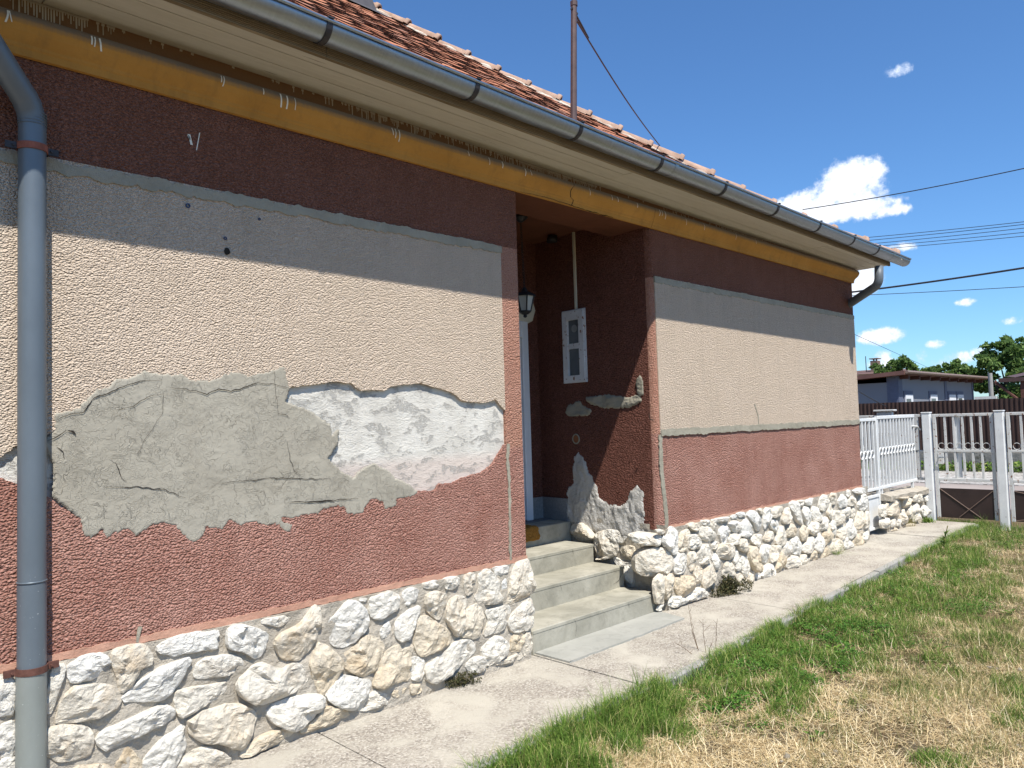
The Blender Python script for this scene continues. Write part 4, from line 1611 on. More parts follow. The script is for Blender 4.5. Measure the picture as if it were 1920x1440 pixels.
# ---- stone plinth
zA = lambda p: zl(p[0], p[1], 3.5125, 0, 1030)
zB = lambda p: zl(p[0], p[1], 4.0, 280, 1080)
zC = lambda p: zl(p[0], p[1], 4.8, 560, 1080)
zD = lambda p: zl(p[0], p[1], 5.1417, 780, 1020)
zE = lambda p: zl(p[0], p[1], 6.26, 1050, 930)
zF = lambda p: zl(p[0], p[1], 5.3333, 1300, 890)
STONES_A = [[(0, 850), (60, 845), (100, 860), (100, 1090), (0, 1100), (-60, 1060), (-60, 880)], [(0, 1170), (100, 1130), (140, 1240), (105, 1370), (0, 1370), (-80, 1280)], [(0, 1390), (110, 1365), (180, 1440), (110, 1500), (0, 1500)],
            [(345, 785), (430, 760), (440, 800), (420, 850), (385, 960), (340, 1090), (300, 1080), (300, 1000)],
            [(450, 770), (560, 710), (690, 690), (730, 750), (715, 800), (640, 850), (475, 890), (455, 830)],
            [(745, 680), (860, 645), (960, 630), (1005, 700), (1000, 760), (920, 800), (870, 910), (800, 950), (770, 830), (740, 760)],
            [(375, 1140), (430, 980), (520, 900), (700, 895), (780, 930), (795, 1000), (760, 1060), (640, 1110), (470, 1145)],
            [(805, 1000), (900, 893), (1054, 790), (1240, 713), (1254, 745), (1219, 815), (1159, 913), (1096, 976), (983, 1004)],
            [(645, 1270), (700, 1190), (900, 1100), (1050, 1040), (1107, 1033), (1150, 1075), (1140, 1130), (1040, 1172), (880, 1247), (720, 1328)],
            [(300, 1190), (450, 1160), (600, 1180), (615, 1280), (590, 1370), (440, 1410), (340, 1380), (300, 1350)],
            [(500, 1440), (600, 1425), (720, 1420), (760, 1470), (600, 1500), (490, 1490)], [(770, 1440), (840, 1300), (900, 1350), (945, 1400), (930, 1490), (780, 1490)]]
STONES_B = [[(-40, 1400), (40, 1290), (200, 1150), (245, 1125), (275, 1160), (275, 1290), (220, 1400), (180, 1480), (-30, 1480)],
            [(75, 540), (150, 480), (330, 430), (520, 415), (525, 440), (490, 490), (530, 510), (490, 565), (360, 565), (210, 600), (90, 580)],
            [(600, 410), (640, 375), (730, 375), (900, 430), (880, 520), (850, 600), (790, 620), (720, 570), (600, 545), (590, 480)],
            [(340, 750), (370, 660), (450, 615), (600, 595), (700, 625), (700, 680), (640, 735), (500, 760), (390, 780)],
            [(195, 960), (215, 860), (330, 845), (500, 815), (585, 805), (580, 840), (520, 920), (380, 1000), (260, 1065), (220, 1040)],
            [(290, 1110), (380, 1040), (560, 975), (690, 970), (800, 1020), (810, 1060), (760, 1160), (700, 1290), (640, 1300), (540, 1250), (410, 1250), (330, 1190)],
            [(670, 830), (700, 770), (790, 670), (880, 660), (980, 710), (1060, 660), (1140, 660), (1200, 760), (1150, 830), (1000, 910), (840, 965), (760, 940), (690, 890)],
            [(850, 345), (890, 320), (1000, 300), (1080, 280), (1060, 330), (1000, 380), (930, 380), (860, 360)],
            [(950, 490), (1020, 420), (1120, 370), (1200, 280), (1250, 230), (1290, 260), (1270, 450), (1200, 560), (1120, 635), (1010, 620), (970, 540)],
            [(890, 1030), (960, 950), (1060, 920), (1200, 890), (1300, 900), (1290, 980), (1220, 1080), (1110, 1165), (1040, 1150), (950, 1110)],
            [(700, 1300), (760, 1250), (900, 1180), (1000, 1150), (1080, 1170), (1060, 1210), (900, 1290), (690, 1370)],
            [(220, 1440), (300, 1330), (440, 1280), (560, 1340), (610, 1380), (560, 1470), (240, 1500)]]
STONES_C = [[(180, 600), (250, 630), (330, 680), (400, 770), (395, 830), (330, 950), (240, 1065), (190, 1040), (130, 900), (105, 790), (150, 690)],
            [(20, 1400), (120, 1330), (240, 1170), (400, 1190), (480, 1240), (400, 1300), (200, 1370), (60, 1430)],
            [(270, 520), (290, 390), (340, 360), (430, 260), (480, 230), (530, 240), (620, 350), (610, 450), (530, 580), (410, 640), (310, 620), (300, 560)],
            [(410, 710), (540, 630), (590, 550), (650, 540), (760, 590), (775, 640), (740, 760), (680, 860), (590, 905), (510, 880), (430, 830)],
            [(680, 960), (720, 830), (790, 700), (860, 640), (1000, 610), (1040, 650), (1010, 740), (1010, 940), (860, 960), (780, 1000), (690, 1000)],
            [(1015, 750), (1060, 730), (1140, 740), (1130, 880), (1100, 950), (1015, 935)], [(650, 200), (740, 170), (850, 140), (915, 180), (905, 300), (830, 340), (720, 400), (655, 350)],
            [(950, 150), (1010, 110), (1100, 115), (1080, 200), (1000, 270), (955, 250)], [(880, 420), (960, 330), (1090, 270), (1100, 310), (1060, 420), (1000, 560), (940, 590), (880, 540)],
            [(740, 480), (820, 410), (840, 440), (830, 530), (770, 570), (735, 530)],
            [(255, 1090), (300, 1010), (400, 900), (480, 910), (550, 930), (640, 930), (665, 990), (620, 1070), (510, 1200), (440, 1200), (330, 1160)],
            [(540, 1220), (600, 1110), (680, 1040), (760, 1050), (850, 1110), (780, 1170), (620, 1215)], [(840, 1050), (1010, 985), (1000, 1040), (930, 1090), (870, 1100)],
            [(1010, 980), (1090, 970), (1130, 1020), (1100, 1060), (1020, 1070)], [(570, 200), (630, 200), (610, 235), (560, 235)]]
STONES_D = [[(90, 385), (150, 345), (225, 335), (230, 400), (200, 430), (95, 430)], [(285, 345), (350, 310), (430, 310), (440, 380), (370, 450), (290, 420)],
            [(480, 310), (560, 285), (600, 310), (595, 370), (540, 395), (575, 460), (510, 500), (480, 420)],
            [(605, 310), (700, 250), (760, 300), (815, 380), (810, 480), (840, 540), (760, 570), (640, 580), (580, 520), (620, 440)],
            [(760, 230), (800, 200), (880, 185), (905, 215), (895, 280), (820, 310), (780, 300)], [(835, 370), (880, 330), (885, 400), (855, 500), (835, 440)],
            [(930, 290), (990, 190), (1060, 140), (1100, 160), (1130, 400), (1120, 480), (960, 560), (870, 570), (900, 480)], [(110, 500), (200, 455), (310, 490), (300, 580), (260, 700), (220, 735), (130, 660), (105, 580)],
            [(300, 640), (350, 540), (450, 500), (495, 540), (490, 680), (440, 880), (400, 890), (330, 790), (300, 720)], [(500, 650), (580, 585), (640, 620), (665, 750), (620, 890), (580, 915), (445, 890), (470, 780)],
            [(685, 650), (800, 615), (900, 585), (920, 640), (890, 740), (850, 830), (690, 890), (670, 860), (720, 750)], [(895, 740), (960, 640), (1050, 560), (1110, 525), (1140, 570), (1135, 780), (1080, 820), (950, 860), (915, 810)],
            [(10, 830), (30, 720), (130, 700), (200, 770), (280, 800), (340, 870), (330, 960), (220, 1020), (70, 1085), (20, 1050), (0, 950)],
            [(95, 1180), (240, 1090), (420, 930), (540, 930), (590, 1040), (480, 1130), (330, 1270), (200, 1345), (110, 1310)],
            [(485, 1160), (560, 1095), (640, 1085), (690, 1160), (660, 1230), (530, 1260)], [(645, 1020), (720, 940), (790, 880), (910, 960), (900, 1050), (830, 1110), (700, 1180), (660, 1090)],
            [(930, 920), (980, 850), (1050, 845), (1055, 960), (1020, 1030), (920, 1040)], [(1060, 870), (1110, 850), (1140, 1040), (1040, 1080)], [(720, 1180), (860, 1120), (1030, 1040), (1040, 1100), (880, 1160)]]
STONES_E = [[(1240, 500), (1310, 380), (1350, 380), (1390, 450), (1390, 640), (1340, 690), (1290, 640), (1240, 560)], [(1400, 560), (1440, 430), (1500, 390), (1515, 470), (1490, 630), (1410, 660)],
            [(1510, 590), (1540, 470), (1600, 440), (1670, 520), (1660, 590), (1580, 630)],
            [(1340, 780), (1380, 680), (1440, 670), (1490, 740), (1490, 830), (1440, 900), (1360, 910), (1340, 850)], [(1510, 790), (1520, 680), (1570, 650), (1600, 700), (1590, 820), (1540, 890)],
            [(1620, 690), (1660, 590), (1740, 570), (1775, 640), (1770, 740), (1700, 800), (1650, 790)], [(1650, 450), (1670, 370), (1750, 360), (1810, 450), (1800, 510), (1750, 540), (1680, 500)],
            [(1505, 340), (1580, 310), (1650, 330), (1640, 400), (1570, 410)], [(1680, 290), (1760, 285), (1770, 350), (1700, 350)], [(1780, 600), (1810, 530), (1870, 540), (1860, 620), (1810, 640)],
            [(1580, 850), (1640, 830), (1690, 880), (1670, 960), (1620, 1060), (1580, 1000)], [(1670, 990), (1710, 850), (1760, 780), (1810, 820), (1830, 930), (1790, 1020), (1700, 1090)],
            [(1120, 1010), (1200, 920), (1220, 1000), (1200, 1130), (1230, 1200), (1230, 1250), (1150, 1260), (1130, 1150)], [(1230, 960), (1300, 910), (1335, 980), (1330, 1130), (1250, 1220), (1220, 1100)],
            [(1350, 1070), (1370, 960), (1550, 940), (1560, 1080), (1520, 1160), (1400, 1180)], [(1275, 1280), (1330, 1180), (1420, 1180), (1495, 1240), (1340, 1310)],
            [(1160, 1340), (1200, 1270), (1240, 1280), (1190, 1360)], [(1480, 1210), (1570, 1080), (1660, 1080), (1720, 1170), (1560, 1230)], [(1150, 400), (1200, 390), (1255, 420), (1220, 450), (1160, 430)]]
STONES_F = [[(260, 570), (310, 510), (350, 520), (370, 590), (330, 680), (290, 680)], [(370, 490), (420, 455), (470, 500), (475, 560), (420, 580), (375, 530)], [(360, 640), (410, 590), (460, 600), (475, 650), (440, 700), (380, 690)],
            [(245, 760), (290, 690), (380, 700), (410, 740), (390, 820), (340, 850), (260, 820)], [(400, 850), (420, 750), (460, 770), (480, 880), (460, 950), (420, 950)], [(190, 830), (230, 780), (280, 880), (280, 940), (230, 950)],
            [(300, 960), (320, 880), (370, 865), (410, 920), (400, 1000), (340, 1030), (300, 1010)], [(480, 610), (480, 520), (530, 440), (580, 510), (600, 590), (540, 625)], [(450, 700), (480, 650), (530, 640), (555, 720), (520, 775), (470, 750)],
            [(550, 800), (570, 720), (620, 730), (650, 830), (650, 940), (610, 970), (570, 890)], [(480, 900), (500, 820), (550, 830), (565, 930), (540, 1040), (500, 980)], [(400, 980), (450, 975), (500, 1030), (515, 1090), (460, 1100), (430, 1030)],
            [(530, 1060), (560, 990), (600, 960), (630, 1040), (580, 1080)], [(540, 400), (620, 360), (670, 470), (670, 550), (640, 560), (600, 470)], [(650, 350), (700, 335), (710, 370), (680, 400)],
            [(700, 480), (720, 360), (750, 335), (775, 400), (770, 470), (720, 550)], [(780, 370), (820, 320), (880, 320), (890, 370), (840, 430), (790, 420)], [(770, 490), (800, 450), (850, 460), (860, 520), (830, 580), (790, 540)],
            [(580, 640), (640, 600), (690, 600), (680, 660), (650, 730), (600, 680)], [(710, 640), (740, 570), (800, 570), (805, 640), (740, 670)], [(825, 660), (870, 530), (900, 520), (930, 610), (920, 690), (870, 715), (830, 690)],
            [(890, 410), (930, 340), (970, 330), (975, 430), (920, 490), (890, 470)], [(975, 310), (1030, 265), (1060, 350), (1095, 440), (1090, 495), (1040, 480)], [(930, 560), (970, 490), (1010, 500), (1030, 570), (1000, 620), (940, 620)],
            [(670, 800), (700, 720), (740, 700), (750, 800), (740, 880), (690, 860)], [(770, 720), (850, 710), (860, 770), (800, 870), (770, 870)], [(870, 760), (960, 660), (970, 740), (960, 810), (920, 860)],
            [(980, 640), (1060, 630), (1080, 720), (1060, 800), (1000, 790), (975, 740)], [(1070, 560), (1100, 505), (1150, 560), (1140, 640), (1090, 670)], [(1100, 350), (1140, 320), (1180, 380), (1180, 470), (1150, 520), (1110, 430)],
            [(1150, 560), (1180, 480), (1230, 475), (1270, 530), (1260, 580), (1200, 615)], [(1090, 730), (1150, 640), (1190, 615), (1215, 700), (1200, 760), (1150, 785), (1100, 765)], [(1190, 380), (1215, 310), (1280, 390), (1280, 460), (1210, 470)],
            [(1210, 650), (1270, 580), (1300, 650), (1300, 720), (1260, 780), (1215, 740)], [(1270, 480), (1310, 410), (1340, 440), (1320, 540), (1280, 560)], [(1300, 600), (1330, 520), (1380, 560), (1380, 620), (1320, 710), (1300, 680)],
            [(1270, 260), (1320, 200), (1350, 250), (1340, 330), (1300, 370), (1270, 330)], [(1340, 400), (1370, 270), (1395, 370), (1380, 450)], [(1390, 430), (1410, 360), (1470, 370), (1490, 440), (1450, 510), (1400, 470)],
            [(1375, 520), (1400, 450), (1430, 500), (1425, 620), (1390, 590)], [(1340, 740), (1370, 650), (1440, 640), (1480, 700), (1490, 760), (1400, 790), (1350, 790)], [(1440, 590), (1490, 480), (1530, 520), (1520, 600), (1470, 670)],
            [(1490, 700), (1520, 610), (1580, 680), (1590, 720), (1500, 745)], [(1530, 560), (1580, 440), (1615, 510), (1615, 600), (1580, 640), (1545, 620)], [(1500, 370), (1540, 320), (1580, 380), (1560, 430), (1510, 430)],
            [(1450, 280), (1490, 200), (1530, 230), (1520, 310), (1480, 340)], [(1550, 260), (1600, 210), (1625, 250), (1600, 310), (1560, 310)], [(1580, 400), (1610, 310), (1630, 390), (1610, 450)],
            [(1620, 520), (1650, 380), (1700, 370), (1700, 480), (1650, 550)], [(1660, 320), (1680, 210), (1730, 200), (1755, 290), (1740, 350), (1690, 365)], [(1705, 470), (1720, 370), (1755, 370), (1755, 510), (1715, 540)],
            [(1600, 710), (1620, 600), (1680, 590), (1690, 680), (1650, 710)], [(1690, 650), (1700, 600), (1760, 560), (1765, 620), (1720, 680)], [(1640, 560), (1690, 550), (1700, 600), (1680, 610)],
            [(680, 1030), (730, 900), (790, 890), (810, 960), (790, 1010)], [(810, 970), (830, 880), (870, 770), (910, 830), (915, 920), (860, 970)], [(930, 910), (960, 830), (1020, 810), (1070, 870), (1070, 910), (960, 940)],
            [(1070, 860), (1110, 790), (1150, 830), (1150, 880), (1090, 900)], [(1160, 840), (1190, 760), (1240, 770), (1250, 850), (1180, 870)], [(1255, 800), (1290, 730), (1340, 740), (1345, 810), (1260, 840)],
            [(1370, 220), (1410, 180), (1440, 220), (1430, 290), (1390, 300)], [(1040, 270), (1110, 250), (1130, 290), (1090, 330)], [(1120, 270), (1200, 230), (1200, 290), (1150, 310)], [(650, 880), (700, 900), (720, 950), (690, 975), (660, 940)],
            [(200, 450), (280, 430), (360, 420), (340, 460), (240, 480)], [(380, 420), (430, 400), (450, 440), (400, 450)], [(450, 390), (510, 370), (530, 410), (480, 430)], [(1530, 180), (1570, 150), (1590, 190), (1550, 230)],
            [(1600, 160), (1680, 130), (1730, 150), (1720, 190), (1640, 190)], [(630, 1000), (660, 970), (690, 1020), (650, 1045)], [(180, 480), (230, 470), (245, 550), (200, 550)], [(100, 460), (150, 460), (160, 510), (120, 510)]]
REVEAL_E = [[(150, 340), (250, 310), (350, 370), (430, 480), (380, 520), (250, 530), (170, 470)], [(400, 560), (470, 420), (600, 400), (690, 520), (690, 680), (560, 740), (440, 720), (410, 640)],
            [(700, 600), (860, 580), (900, 680), (880, 750), (750, 690)], [(640, 710), (770, 780), (870, 790), (870, 1050), (790, 1060), (760, 850), (650, 790)], [(480, 420), (600, 390), (720, 420), (800, 480), (720, 560), (620, 500)]]
CORNER_E = [[(890, 740), (930, 660), (1060, 605), (1200, 615), (1290, 690), (1330, 790), (1280, 880), (1150, 920), (960, 930), (890, 850)], [(830, 470), (960, 430), (1200, 460), (1130, 580), (1000, 570), (850, 540)]]


def chaikin(P, it=1):
    P = np.asarray(P, float)
    for _ in range(it):
        Q = np.roll(P, -1, 0)
        P = np.stack([P * .82 + Q * .18, P * .18 + Q * .82], 1).reshape(-1, 2)
    return P


def stone(mb, poly, fn, seed, relief=0.36, hmax=0.044, sink=0.012, n=34, rings=(0.0, .16, .32, .48, .62, .75, .85, .93, .98, 1.0), mi=0):
    """rough-faced fieldstone: facetted dome over an outline traced on the wall"""
    rs = np.random.default_rng(seed)
    P = np.asarray(poly, float)
    P = P.mean(0) + (P - P.mean(0)) * 1.09
    P = chaikin(P, 1)
    P = resample(P, max(0.004, np.sum(np.linalg.norm(P - np.roll(P, 1, 0), axis=1)) / n))
    c = P.mean(0)
    q3 = np.concatenate([P * 26, np.full((len(P), 1), seed * 1.7)], 1)
    P = P + 0.0035 * np.stack([fbm(q3, 1, 2), fbm(q3 + 50, 2, 2)], 1)
    R = np.sqrt(np.mean(np.sum((P - c) ** 2, 1)))
    H = min(hmax, relief * R) * rs.uniform(0.8, 1.2)
    k = rs.integers(4, 7)
    ang = rs.uniform(0, 2 * math.pi, k)
    g = rs.uniform(0.2, 0.85, k)[:, None] * np.stack([np.cos(ang), np.sin(ang)], 1)
    base = rs.uniform(0.80, 1.30, k)
    nc = int(rs.integers(6, 11))
    cc = rs.normal(0, .55, (nc, 2))
    ct = rs.normal(0, .42, (nc, 2))
    co = rs.normal(0, .07, nc)
    vs = []
    m = len(P)
    for r in rings:
        X = c + (P - c) * r
        uv = (X - c) / R
        h = np.min(base[None] + uv @ g.T, 1)
        uw = uv + 0.10 * np.stack([fbm(np.concatenate([X * 30, np.full((m, 1), seed)], 1), 3, 2), fbm(np.concatenate([X * 30 + 9, np.full((m, 1), seed)], 1), 4, 2)], 1)
        dd = ((uw[:, None] - cc[None]) ** 2).sum(-1)
        wt_ = np.exp(-(dd - dd.min(1, keepdims=True)) * 26)
        wt_ /= wt_.sum(1, keepdims=True)
        h = h + np.sum(wt_ * (np.sum(ct[None] * (uv[:, None] - cc[None]), -1) + co[None]), 1)
        h = np.clip(h, 0.30, 1.35)
        edge = (1 - r ** 5) ** 0.5
        z = H * h * (0.58 + 0.42 * edge) if r < 1 else np.full(m, -sink)
        nq = np.concatenate([X * 34, np.full((m, 1), seed * 2.3)], 1)
        if r < 1:
            f = fbm(nq * 1.2, 5, 4, 0.55)
            rid = np.abs(fbm(nq * .55 + 9, 8, 3))
            z = z + 0.0045 * f * min(1, R / .06) - 0.006 * rid * min(1, R / .07)
            jit = 0.004 * np.stack([fbm(nq + 7, 3, 2), fbm(nq + 13, 4, 2)], 1)
            X = X + jit
        for (u, v), zz in zip(X, z):
            vs.append(fn(u, v, -zz))
    nr = len(rings)
    fs = []
    for i in range(nr - 1):
        for j in range(m):
            a, b2, c2, d2 = i * m + j, i * m + (j + 1) % m, (i + 1) * m + (j + 1) % m, (i + 1) * m + j
            if i == 0:
                fs.append((a, d2, c2))
            else:
                fs.append((a, d2, c2, b2))
    mb.add(vs, fs, mi)


PLY = -0.038        # face of the mortar


def FPL(u, v, d):
    return (u, PLY + d, v)


def mortar_grid(mb, u0, u1, v0, v1, fn, step=0.022, amp=0.010, seed=0, mi=1, smooth=None):
    us, vs_ = np.arange(u0, u1 + step * .5, step), np.linspace(v0, v1, int((v1 - v0) / step) + 1)
    gu, gv = np.meshgrid(us, vs_)
    d = amp * fbm(np.stack([gu * 9, gv * 9, gu * 0 + seed], -1), seed, 4)
    pts = [fn(a, b, c) for a, b, c in zip(gu.ravel(), gv.ravel(), d.ravel())]
    nx = len(us)
    ny = len(vs_)
    fs = [(j * nx + i, j * nx + i + 1, (j + 1) * nx + i + 1, (j + 1) * nx + i) for j in range(ny - 1) for i in range(nx - 1)]
    mb.add(pts, fs, mi)


def traced(lst, conv, y=PLY - 0.018):
    return [[(float(q[0]), float(q[2])) for q in (U(*conv(p), y=y) for p in s)] for s in lst]


def plinth():
    # left of the steps
    mb = MB()
    xl = float(U(996, 1130, y=PLY)[0])
    mortar_grid(mb, -3.0, xl - 0.01, -0.06, 0.652, FPL, seed=3)
    mb.box(-3.0, xl - 0.012, PLY + 0.012, 0.02, 0.60, 0.646, 1)
    mb.box(xl - 0.05, xl - 0.012, PLY + 0.014, 0.36, -0.05, 0.64, 1)
    allp = traced(STONES_A, zA) + traced(STONES_B, zB) + traced(STONES_C, zC) + traced(STONES_D, zD)
    for i, p in enumerate(allp):
        p = [(u, min(v, 0.655)) for u, v in p]
        stone(mb, p, FPL, 100 + i)
    # the wall runs on to the left, out of the picture
    x = 0.55
    for r in range(4):
        x = 0.56 - (r % 2) * .08
        while x > -2.9:
            w, h = random.uniform(.14, .26), random.uniform(.11, .15)
            cx, cz = x - w / 2, 0.08 + r * 0.16
            a = random.uniform(-.3, .3)
            P = []
            for k in range(8):
                t = 2 * math.pi * k / 8
                rr = random.uniform(.82, 1.05)
                ex_, ez = w / 2 * rr * math.cos(t), h / 2 * rr * math.sin(t)
                P.append((cx + ex_ * math.cos(a) - ez * math.sin(a), min(.65, cz + ex_ * math.sin(a) + ez * math.cos(a))))
            stone(mb, P, FPL, 900 + int(x * 50) + r * 77)
            x -= w + .035
    mb.build("plinth", [M_STONE, M_MORTAR], house, smooth=False)
    # right of the steps
    mb = MB()
    x0 = 5.44
    mortar_grid(mb, x0, 9.90, -0.06, 0.668, FPL, seed=5)
    mb.box(x0, 9.90, PLY + .012, 0.02, 0.62, 0.660, 1)
    mb.box(9.80, 9.90, PLY + 0.013, 7.0, -0.05, 0.655, 1)
    allp = traced(STONES_E, zE) + traced(STONES_F, zF)
    for i, p in enumerate(allp):
        pc_ = np.mean(p, 0)
        p = [(pc_[0] + (u - pc_[0]) * 1.07, min(pc_[1] + (v - pc_[1]) * 1.05, 0.69)) for u, v in p]
        stone(mb, p, FPL, 300 + i, relief=0.5, hmax=0.06, n=28, rings=(0.0, .2, .4, .58, .74, .87, .96, 1.0))
    # doorway side: mortar and stones on the reveal, big corner stones
    RVm = lambda u, v, d: tuple(np.array(RVf(u, v, d)) + np.array([-0.0, 0, 0]))
    mortar_grid(mb, -0.11, 1.40, -0.05, 0.70, RVm, seed=9, amp=0.008)
    for i, s in enumerate(REVEAL_E):
        P = [rv(*zE(p)) for p in s]
        stone(mb, P, RVf, 500 + i, relief=0.55, hmax=0.07, n=34)
    # corner stones bulge round the arris
    ca = math.radians(35)
    dirc = np.array([math.cos(ca), -math.sin(ca), 0])
    nc = np.array([-math.sin(ca), -math.cos(ca), 0])
    oc = np.array([5.47, PLY + .012, 0])
    for i, s in enumerate(CORNER_E):
        P = []
        for p in s:
            q = UP(*zE(p), oc, nc)
            P.append((float(np.dot(q - oc, dirc)), float(q[2])))
        stone(mb, P, lambda u, v, d: tuple(oc + dirc * u - nc * d + np.array([0, 0, v])), 560 + i, relief=0.6, hmax=0.075, sink=0.08)
    mb.build("plinth", [M_STONE, M_MORTAR], house, smooth=False)


plinth()

# small blue wall plugs left in the beige panel
for px, py, r in ((352, 386, .012), (486, 411, .007), (422, 447, .009)):
    u, v = wp(px, py)
    mb = MB()
    mb.lathe([(r, 0.0), (r, -0.005), (r * .5, -0.006), (r * .45, 0.004), (0.0001, 0.004)], (u, 0.0, v), 12, 0, axis=1)
    mb.build("wall_plug", M_BLUE, house)
mb = MB()
u, v = wp(425, 471)
P = ragged([(u + .016 * math.cos(t), v + .018 * math.sin(t)) for t in np.linspace(0, 6.28, 12, endpoint=False)], .006, .004, 77, 80)
mb.prism(P, F0, -0.003, 0.001)
absorb(beige_left, mb.build("plaster_hole", M_CRACK))

# ------------------------------------------------------------------ entrance steps
steps = empty("entrance_steps", (4.6, 0.3, 0.0), "four grey concrete steps rising into the dark doorway recess", "steps")
M_NOSE = plain("worn_pale_step_edge", (0.58, 0.56, 0.48), 0.8)
for i, (y0, y1, z, xr_) in enumerate([(0.0, 0.36, 0.160, 5.345), (0.355, 0.70, 0.330, 5.385), (0.695, 1.062, 0.486, 5.40), (1.055, 1.32, 0.648, 5.52)]):
    mb = MB()
    mb.cbox(XP - 0.01 + (0.052 if i == 0 else 0), xr_, y0, y1 + (0.0), -0.06 if i == 0 else 0.05, z - 0.0, 0.006, 0)
    if i < 3:
        mb.cbox(XP - 0.008 + (0.053 if i == 0 else 0), xr_ + .001, y0 - 0.003, y0 + 0.0, z - 0.024, z - 0.002, 0.001, 0)
    mb.build("step", [M_STEP], steps)
stp = [o for o in D.objects if o.parent == steps]
for o, y0, L in ((stp[0], 0.0, [([(4.30, .155), (4.315, .10), (4.30, .03)], .5), ([(4.95, .15), (4.96, .11)], .6)]), (stp[1], 0.355, [([(5.38, .30), (5.30, .22), (5.22, .20)], .8), ([(4.55, .32), (4.57, .26)], .4)]), (stp[2], 0.695, [([(5.10, .48), (5.12, .44)], .7)])):
    absorb(o, cracks(L, "step_crack", lambda u, v, d, y0=y0: (u, y0 - .0042, v), parent=None, seed=14))
pts = [(3.875, 0.0), (3.872, -0.315)] + rag_line([(3.872, -0.315), (5.285, -0.30)], 0.03, 0.006, 71, 12) + [(5.34, -0.004)]
mb = MB()
mb.prism([(u, v) for u, v in pts], lambda u, v, d: (u, v, d), 0.013, -0.02)
mb.build("foot_slab", M_SLABT, steps)

# coir mat hanging over the top step
mb = MB()
def mat_pt(x, s):
    z0 = 0.648
    if s < 0.28:
        return (x, 1.055 + 0.28 - s, z0 + 0.012)
    if s < 0.31:
        a = (s - .28) / .03 * math.pi / 2
        return (x, 1.055 - 0.016 * math.sin(a), z0 - 0.006 + 0.018 * math.cos(a))
    return (x, 1.037 - 0.02 * (s - .31) / .09, z0 - 0.006 - (s - .31))
nx_, ns = 40, 44
vs = []
for j in range(ns):
    s = 0.0 + 0.405 * j / (ns - 1)
    for i in range(nx_):
        x = 3.95 + (5.05 - 3.95) * i / (nx_ - 1)
        p = np.array(mat_pt(x + 0.006 * float(vnoise(np.array([s * 60, i, 0.]), 3)) * (i in (0, nx_ - 1)), s))
        p = p + RNG.normal(0, 0.0022, 3)
        vs.append(p)
b = len(vs)
vs += [v + np.array([0, 0.009, -0.009]) for v in vs]
fs = []
for j in range(ns - 1):
    for i in range(nx_ - 1):
        a = j * nx_ + i
        fs.append((a, a + 1, a + nx_ + 1, a + nx_))
for j in range(ns - 1):
    for i in (0, nx_ - 1):
        a = j * nx_ + i
        fs.append((a, a + nx_, a + nx_ + b, a + b))
for i in range(nx_ - 1):
    a = (ns - 1) * nx_ + i
    fs.append((a, a + 1, a + 1 + b, a + b))
mb.add(vs, fs)
tag(mb.build("doormat", M_COIR), "orange-brown coir doormat drooping over the edge of the top step", "doormat")

# ------------------------------------------------------------------ lantern, wall light, fitting
LC = U(984, 570, y=0.80)
lan = empty("hanging_lantern", (LC[0], LC[1], 3.36), "black hanging lantern with pale glass sides on a chain in the doorway", "lantern")
lz0 = float(U(984, 596, y=.8)[2])
lx, ly = float(LC[0]), float(LC[1])
mb = MB()
mb.lathe([(0.0, 0.0), (0.062, 0.0), (0.062, -0.02), (0.045, -0.035), (0.02, -0.055), (0.0001, -0.058)], (lx - .02, ly, 3.358), 14)
mb.build("ceiling_rose", M_BLACK, lan)
mb = MB()
zt = lz0 + 0.26
nl = 26
for k in range(nl):
    z = zt + (3.30 - zt) * (k + .5) / nl
    h = (3.30 - zt) / nl * 0.68
    a = (k % 2) * math.pi / 2
    pts = []
    for q in range(9):
        w = 2 * math.pi * q / 8
        r = 0.009 * math.cos(w)
        pts.append((lx - .02 * (z - zt) / (3.3 - zt) + r * math.cos(a), ly + r * math.sin(a), z + h * math.sin(w)))
    mb.tube(pts, 0.0022, 5, cap=False)
mb.build("chain", M_BLACK, lan)
mb = MB()
Z = lz0
N6 = 6
r_top, r_bot = 0.078, 0.048
mb.lathe([(0.012, 0.262), (0.02, 0.25), (0.03, 0.228), (0.06, 0.213), (0.095, 0.192), (0.098, 0.184), (0.07, 0.184), (0.0001, 0.186)], (lx, ly, Z), 6)
mb.lathe([(0.0001, 0.062), (0.056, 0.06), (0.052, 0.048), (0.03, 0.032), (0.014, 0.026), (0.018, 0.014), (0.012, 0.004), (0.0001, 0.0)], (lx, ly, Z), 6)
for k in range(6):
    w = 2 * math.pi * k / 6
    mb.tube([(lx + r_bot * 1.08 * math.cos(w), ly + r_bot * 1.08 * math.sin(w), Z + .055), (lx + r_top * 1.05 * math.cos(w), ly + r_top * 1.05 * math.sin(w), Z + .188)], 0.006, 5)
mb.build("lantern_cage", M_BLACK, lan)
mb = MB()
mb.lathe([(r_bot, 0.058), (r_top, 0.186)], (lx, ly, Z), 6)
mb.build("lantern_glass", M_LGLASS, lan)
# pale octagonal fitting on the back wall, over the door
oc_ = U(984, 584, y=BACKY - 0.03)
mb = MB()
R = 0.155
prof_o = [(R * .9, -0.006), (R, -0.016), (R, -0.045), (R * .86, -0.062), (0.0001, -0.066)]
mb.lathe(prof_o, (float(oc_[0]) - .02, BACKY, float(oc_[2]) + .02), 8, axis=1)
ob = mb.build("wall_light", M_CREAMP)
ob.rotation_euler = (0, 0, 0)
tag(ob, "pale octagonal wall light above the white door, half behind the lantern", "wall light")
